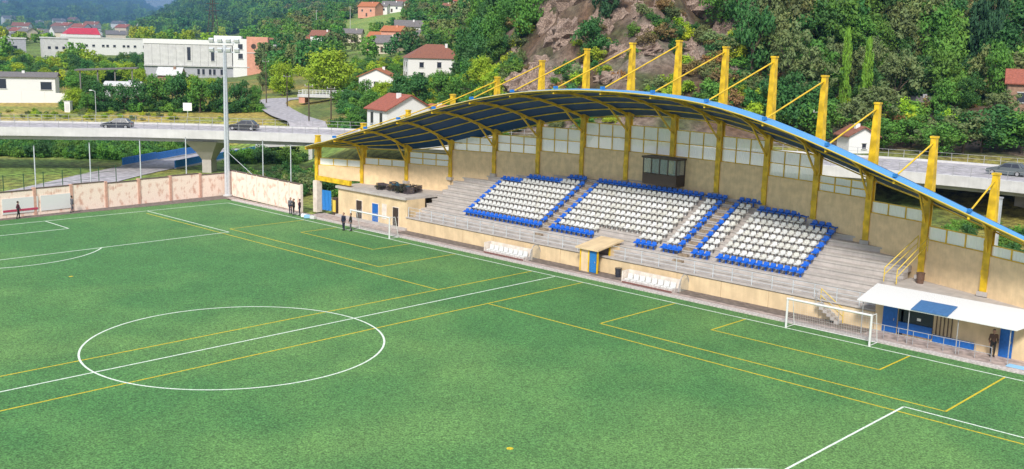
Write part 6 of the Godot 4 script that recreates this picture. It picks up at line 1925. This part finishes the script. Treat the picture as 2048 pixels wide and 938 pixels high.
func make_greenery() -> void:
	for i in VALLEY_TREES.size():
		var q = VALLEY_TREES[i]
		if i == VALLEY_TREES.size() - 1:
			tree("big_round_tree", "big round yellow green tree above the little road bridge", q, "", i)
		else:
			tree(TREE_NAMES[q[4]], TREE_WORDS[q[4]] + " " + valley_zone(q), q, "valley trees in front of the factory", i)
	for i in GARDEN_TREES.size():
		var q = GARDEN_TREES[i]
		tree(TREE_NAMES[q[4]], TREE_WORDS[q[4]] + " on the bank around the white houses", q, "trees around the white houses", i)
	for i in SLOPE_TREES.size():
		var q = SLOPE_TREES[i]
		tree(TREE_NAMES[q[4]], TREE_WORDS[q[4]] + " " + slope_zone(q), q, "trees on the steep slope", i)
	var any := func(b: float, d: float) -> bool: return clear_of_houses(b, d)
	var far := [crowns[7], crowns[8]]
	var shrubs := [crowns[3], crowns[4]]
	# dark wooded hill and middle slopes
	scatter("wooded_hill", "dense dark woodland on the hill behind the factory", far, [M.leaf[1], M.leaf[0]], 2600, -0.36, -0.16, 760, 1250, Vector2(9, 15), any, 0.95)
	var mid := func(b: float, d: float) -> bool:
		if not clear_of_houses(b, d): return false
		if b > -0.168 and b < -0.104 and d > 405 and d < 640: return rng.randf() < 0.012
		if b > -0.168 and b < -0.104 and d > 330 and d < 406: return rng.randf() < 0.12
		return rng.randf() < 0.8
	scatter("middle_slope_woods", "mixed woodland with clearings on the middle slope", far, [M.leaf[0], M.leaf[1], M.leaf[4]], 2600, -0.24, -0.02, 330, 1000, Vector2(6, 11), mid, 0.95)
	scatter("far_hill_woods", "hazy blue green woods on the far hillside", far, [M.leaf[0], M.leaf[1]], 2200, -0.52, -0.30, 1250, 2900, Vector2(16, 30), func(b, d): return rough_noise.get_noise_2d(b * 900.0, d * 0.35) > -0.02, 0.8)
	scatter("valley_groves", "scattered groves between the works and the village", far, [M.leaf[0], M.leaf[2]], 420, -0.52, -0.2, 380, 1250, Vector2(6, 12), func(b, d): return not (d > 430 and d < 590 and b < -0.34) and rough_noise.get_noise_2d(b * 700.0, d * 0.6) > 0.0, 0.9)
	# bank around the houses, under the viaduct and along the road
	var bank := func(b: float, d: float) -> bool:
		if not clear_of_houses(b, d): return false
		if b < -0.18 and d < 270: return false
		return rough_noise.get_noise_2d(b * 500.0, d * 2.0) > -0.25
	scatter("bank_scrub", "green and yellowish bushes on the bank below the white houses", shrubs, [M.leaf[0], M.leaf[1], M.leaf[2]], 520, -0.17, 0.0, 172, 330, Vector2(2.0, 4.5), bank, 0.9)
	scatter("viaduct_scrub", "dark bushes growing under and behind the viaduct", shrubs, [M.leaf[1], M.leaf[0]], 420, -0.53, -0.2, 164, 183, Vector2(1.8, 3.6), func(b, d):
		var p := place(b, d)
		return absf((p.x + 99.0) * 0.845 - (p.y + 25.5) * 0.535) > 7.5 and not (b > -0.255 and d > 172), 0.95)
	scatter("valley_hedge", "thick dark hedge at the foot of the valley trees", shrubs, [M.leaf[1], M.leaf[0]], 150, -0.43, -0.24, 213, 224, Vector2(2.2, 4.2), func(b, d): return absf(b + 0.2958) > 0.012 or d > 218, 0.9)
	scatter("factory_thicket", "mixed trees and bushes between the workshop and the factory", [crowns[0], crowns[3], crowns[1]], [M.leaf[0], M.leaf[2], M.leaf[1]], 230, -0.50, -0.20, 262, 470, Vector2(3.5, 7.5), func(b, d): return not (d < 390 and b < -0.235 and b > -0.36), 0.85)
	scatter("verge_scrub", "low bushes along the grass verge beyond the viaduct", shrubs, [M.leaf[2], M.leaf[4]], 60, -0.5, -0.27, 194, 212, Vector2(0.8, 1.8), func(b, _d): return b < -0.32 or b > -0.28, 0.8)
	scatter("ditch_scrub", "bushes in the ditch between stand and highway", shrubs, [M.leaf[0], M.leaf[1]], 190, 0.30, 0.6, 86, 112, Vector2(1.2, 2.8), func(b, d):
		var p := place(b, d)
		return p.y < -17.0 and rough_noise.get_noise_2d(p.x * 4.0, p.y * 4.0) > -0.1, 0.9)
	scatter("corner_scrub", "bushes behind the stained side wall", shrubs, [M.leaf[1], M.leaf[0], M.leaf[4]], 120, -0.26, -0.13, 128, 146, Vector2(1.6, 3.4), func(_b, _d): return true, 0.95)
	# steep hill
	var rocky := func(b: float, d: float) -> bool:
		if not clear_of_houses(b, d): return false
		var p := place(b, d)
		var n := rough_noise.get_noise_2d(p.x * 2.0 + 40.0, p.y * 2.0)
		if b > 0.0 and b < 0.25 and d > 162: return n > 0.13
		return n > -0.22
	scatter("hill_scrub", "scrub and low trees clinging to the steep rocky hill", shrubs, [M.leaf[0], M.leaf[1], M.leaf[4], M.leaf[6], M.leaf[2]], 2300, -0.04, 0.62, 152, 262, Vector2(1.6, 4.6), rocky, 0.9)
	scatter("hill_trees", "grey green and dark trees massed on the steep hill", [crowns[2], crowns[9], crowns[0]], [M.leaf[4], M.leaf[1], M.leaf[0]], 310, 0.235, 0.62, 160, 250, Vector2(4.0, 11.0), func(b, d): return clear_of_houses(b, d) and rng.randf() < (0.9 if b > 0.24 else 0.4), 1.15)
	scatter("hill_crest_trees", "trees on the upper flank of the steep hill", [crowns[0], crowns[1]], [M.leaf[1], M.leaf[0]], 130, -0.05, 0.02, 190, 300, Vector2(5.0, 9.0), any, 1.1)


func _ready() -> void:
	rng.seed = 20240611
	rough_noise.seed = 77
	rough_noise.frequency = 0.02
	rough_noise.fractal_octaves = 4
	make_view()
	make_materials()
	make_terrain()
	make_pitch()
	make_crowns()
	make_grandstand()
	make_highway()
	make_buildings()
	make_boundary()
	make_huts()
	make_goals()
	make_bags()
	make_seats()
	make_street_furniture()
	make_haze()
	make_people()
	make_rocks()
	make_greenery()
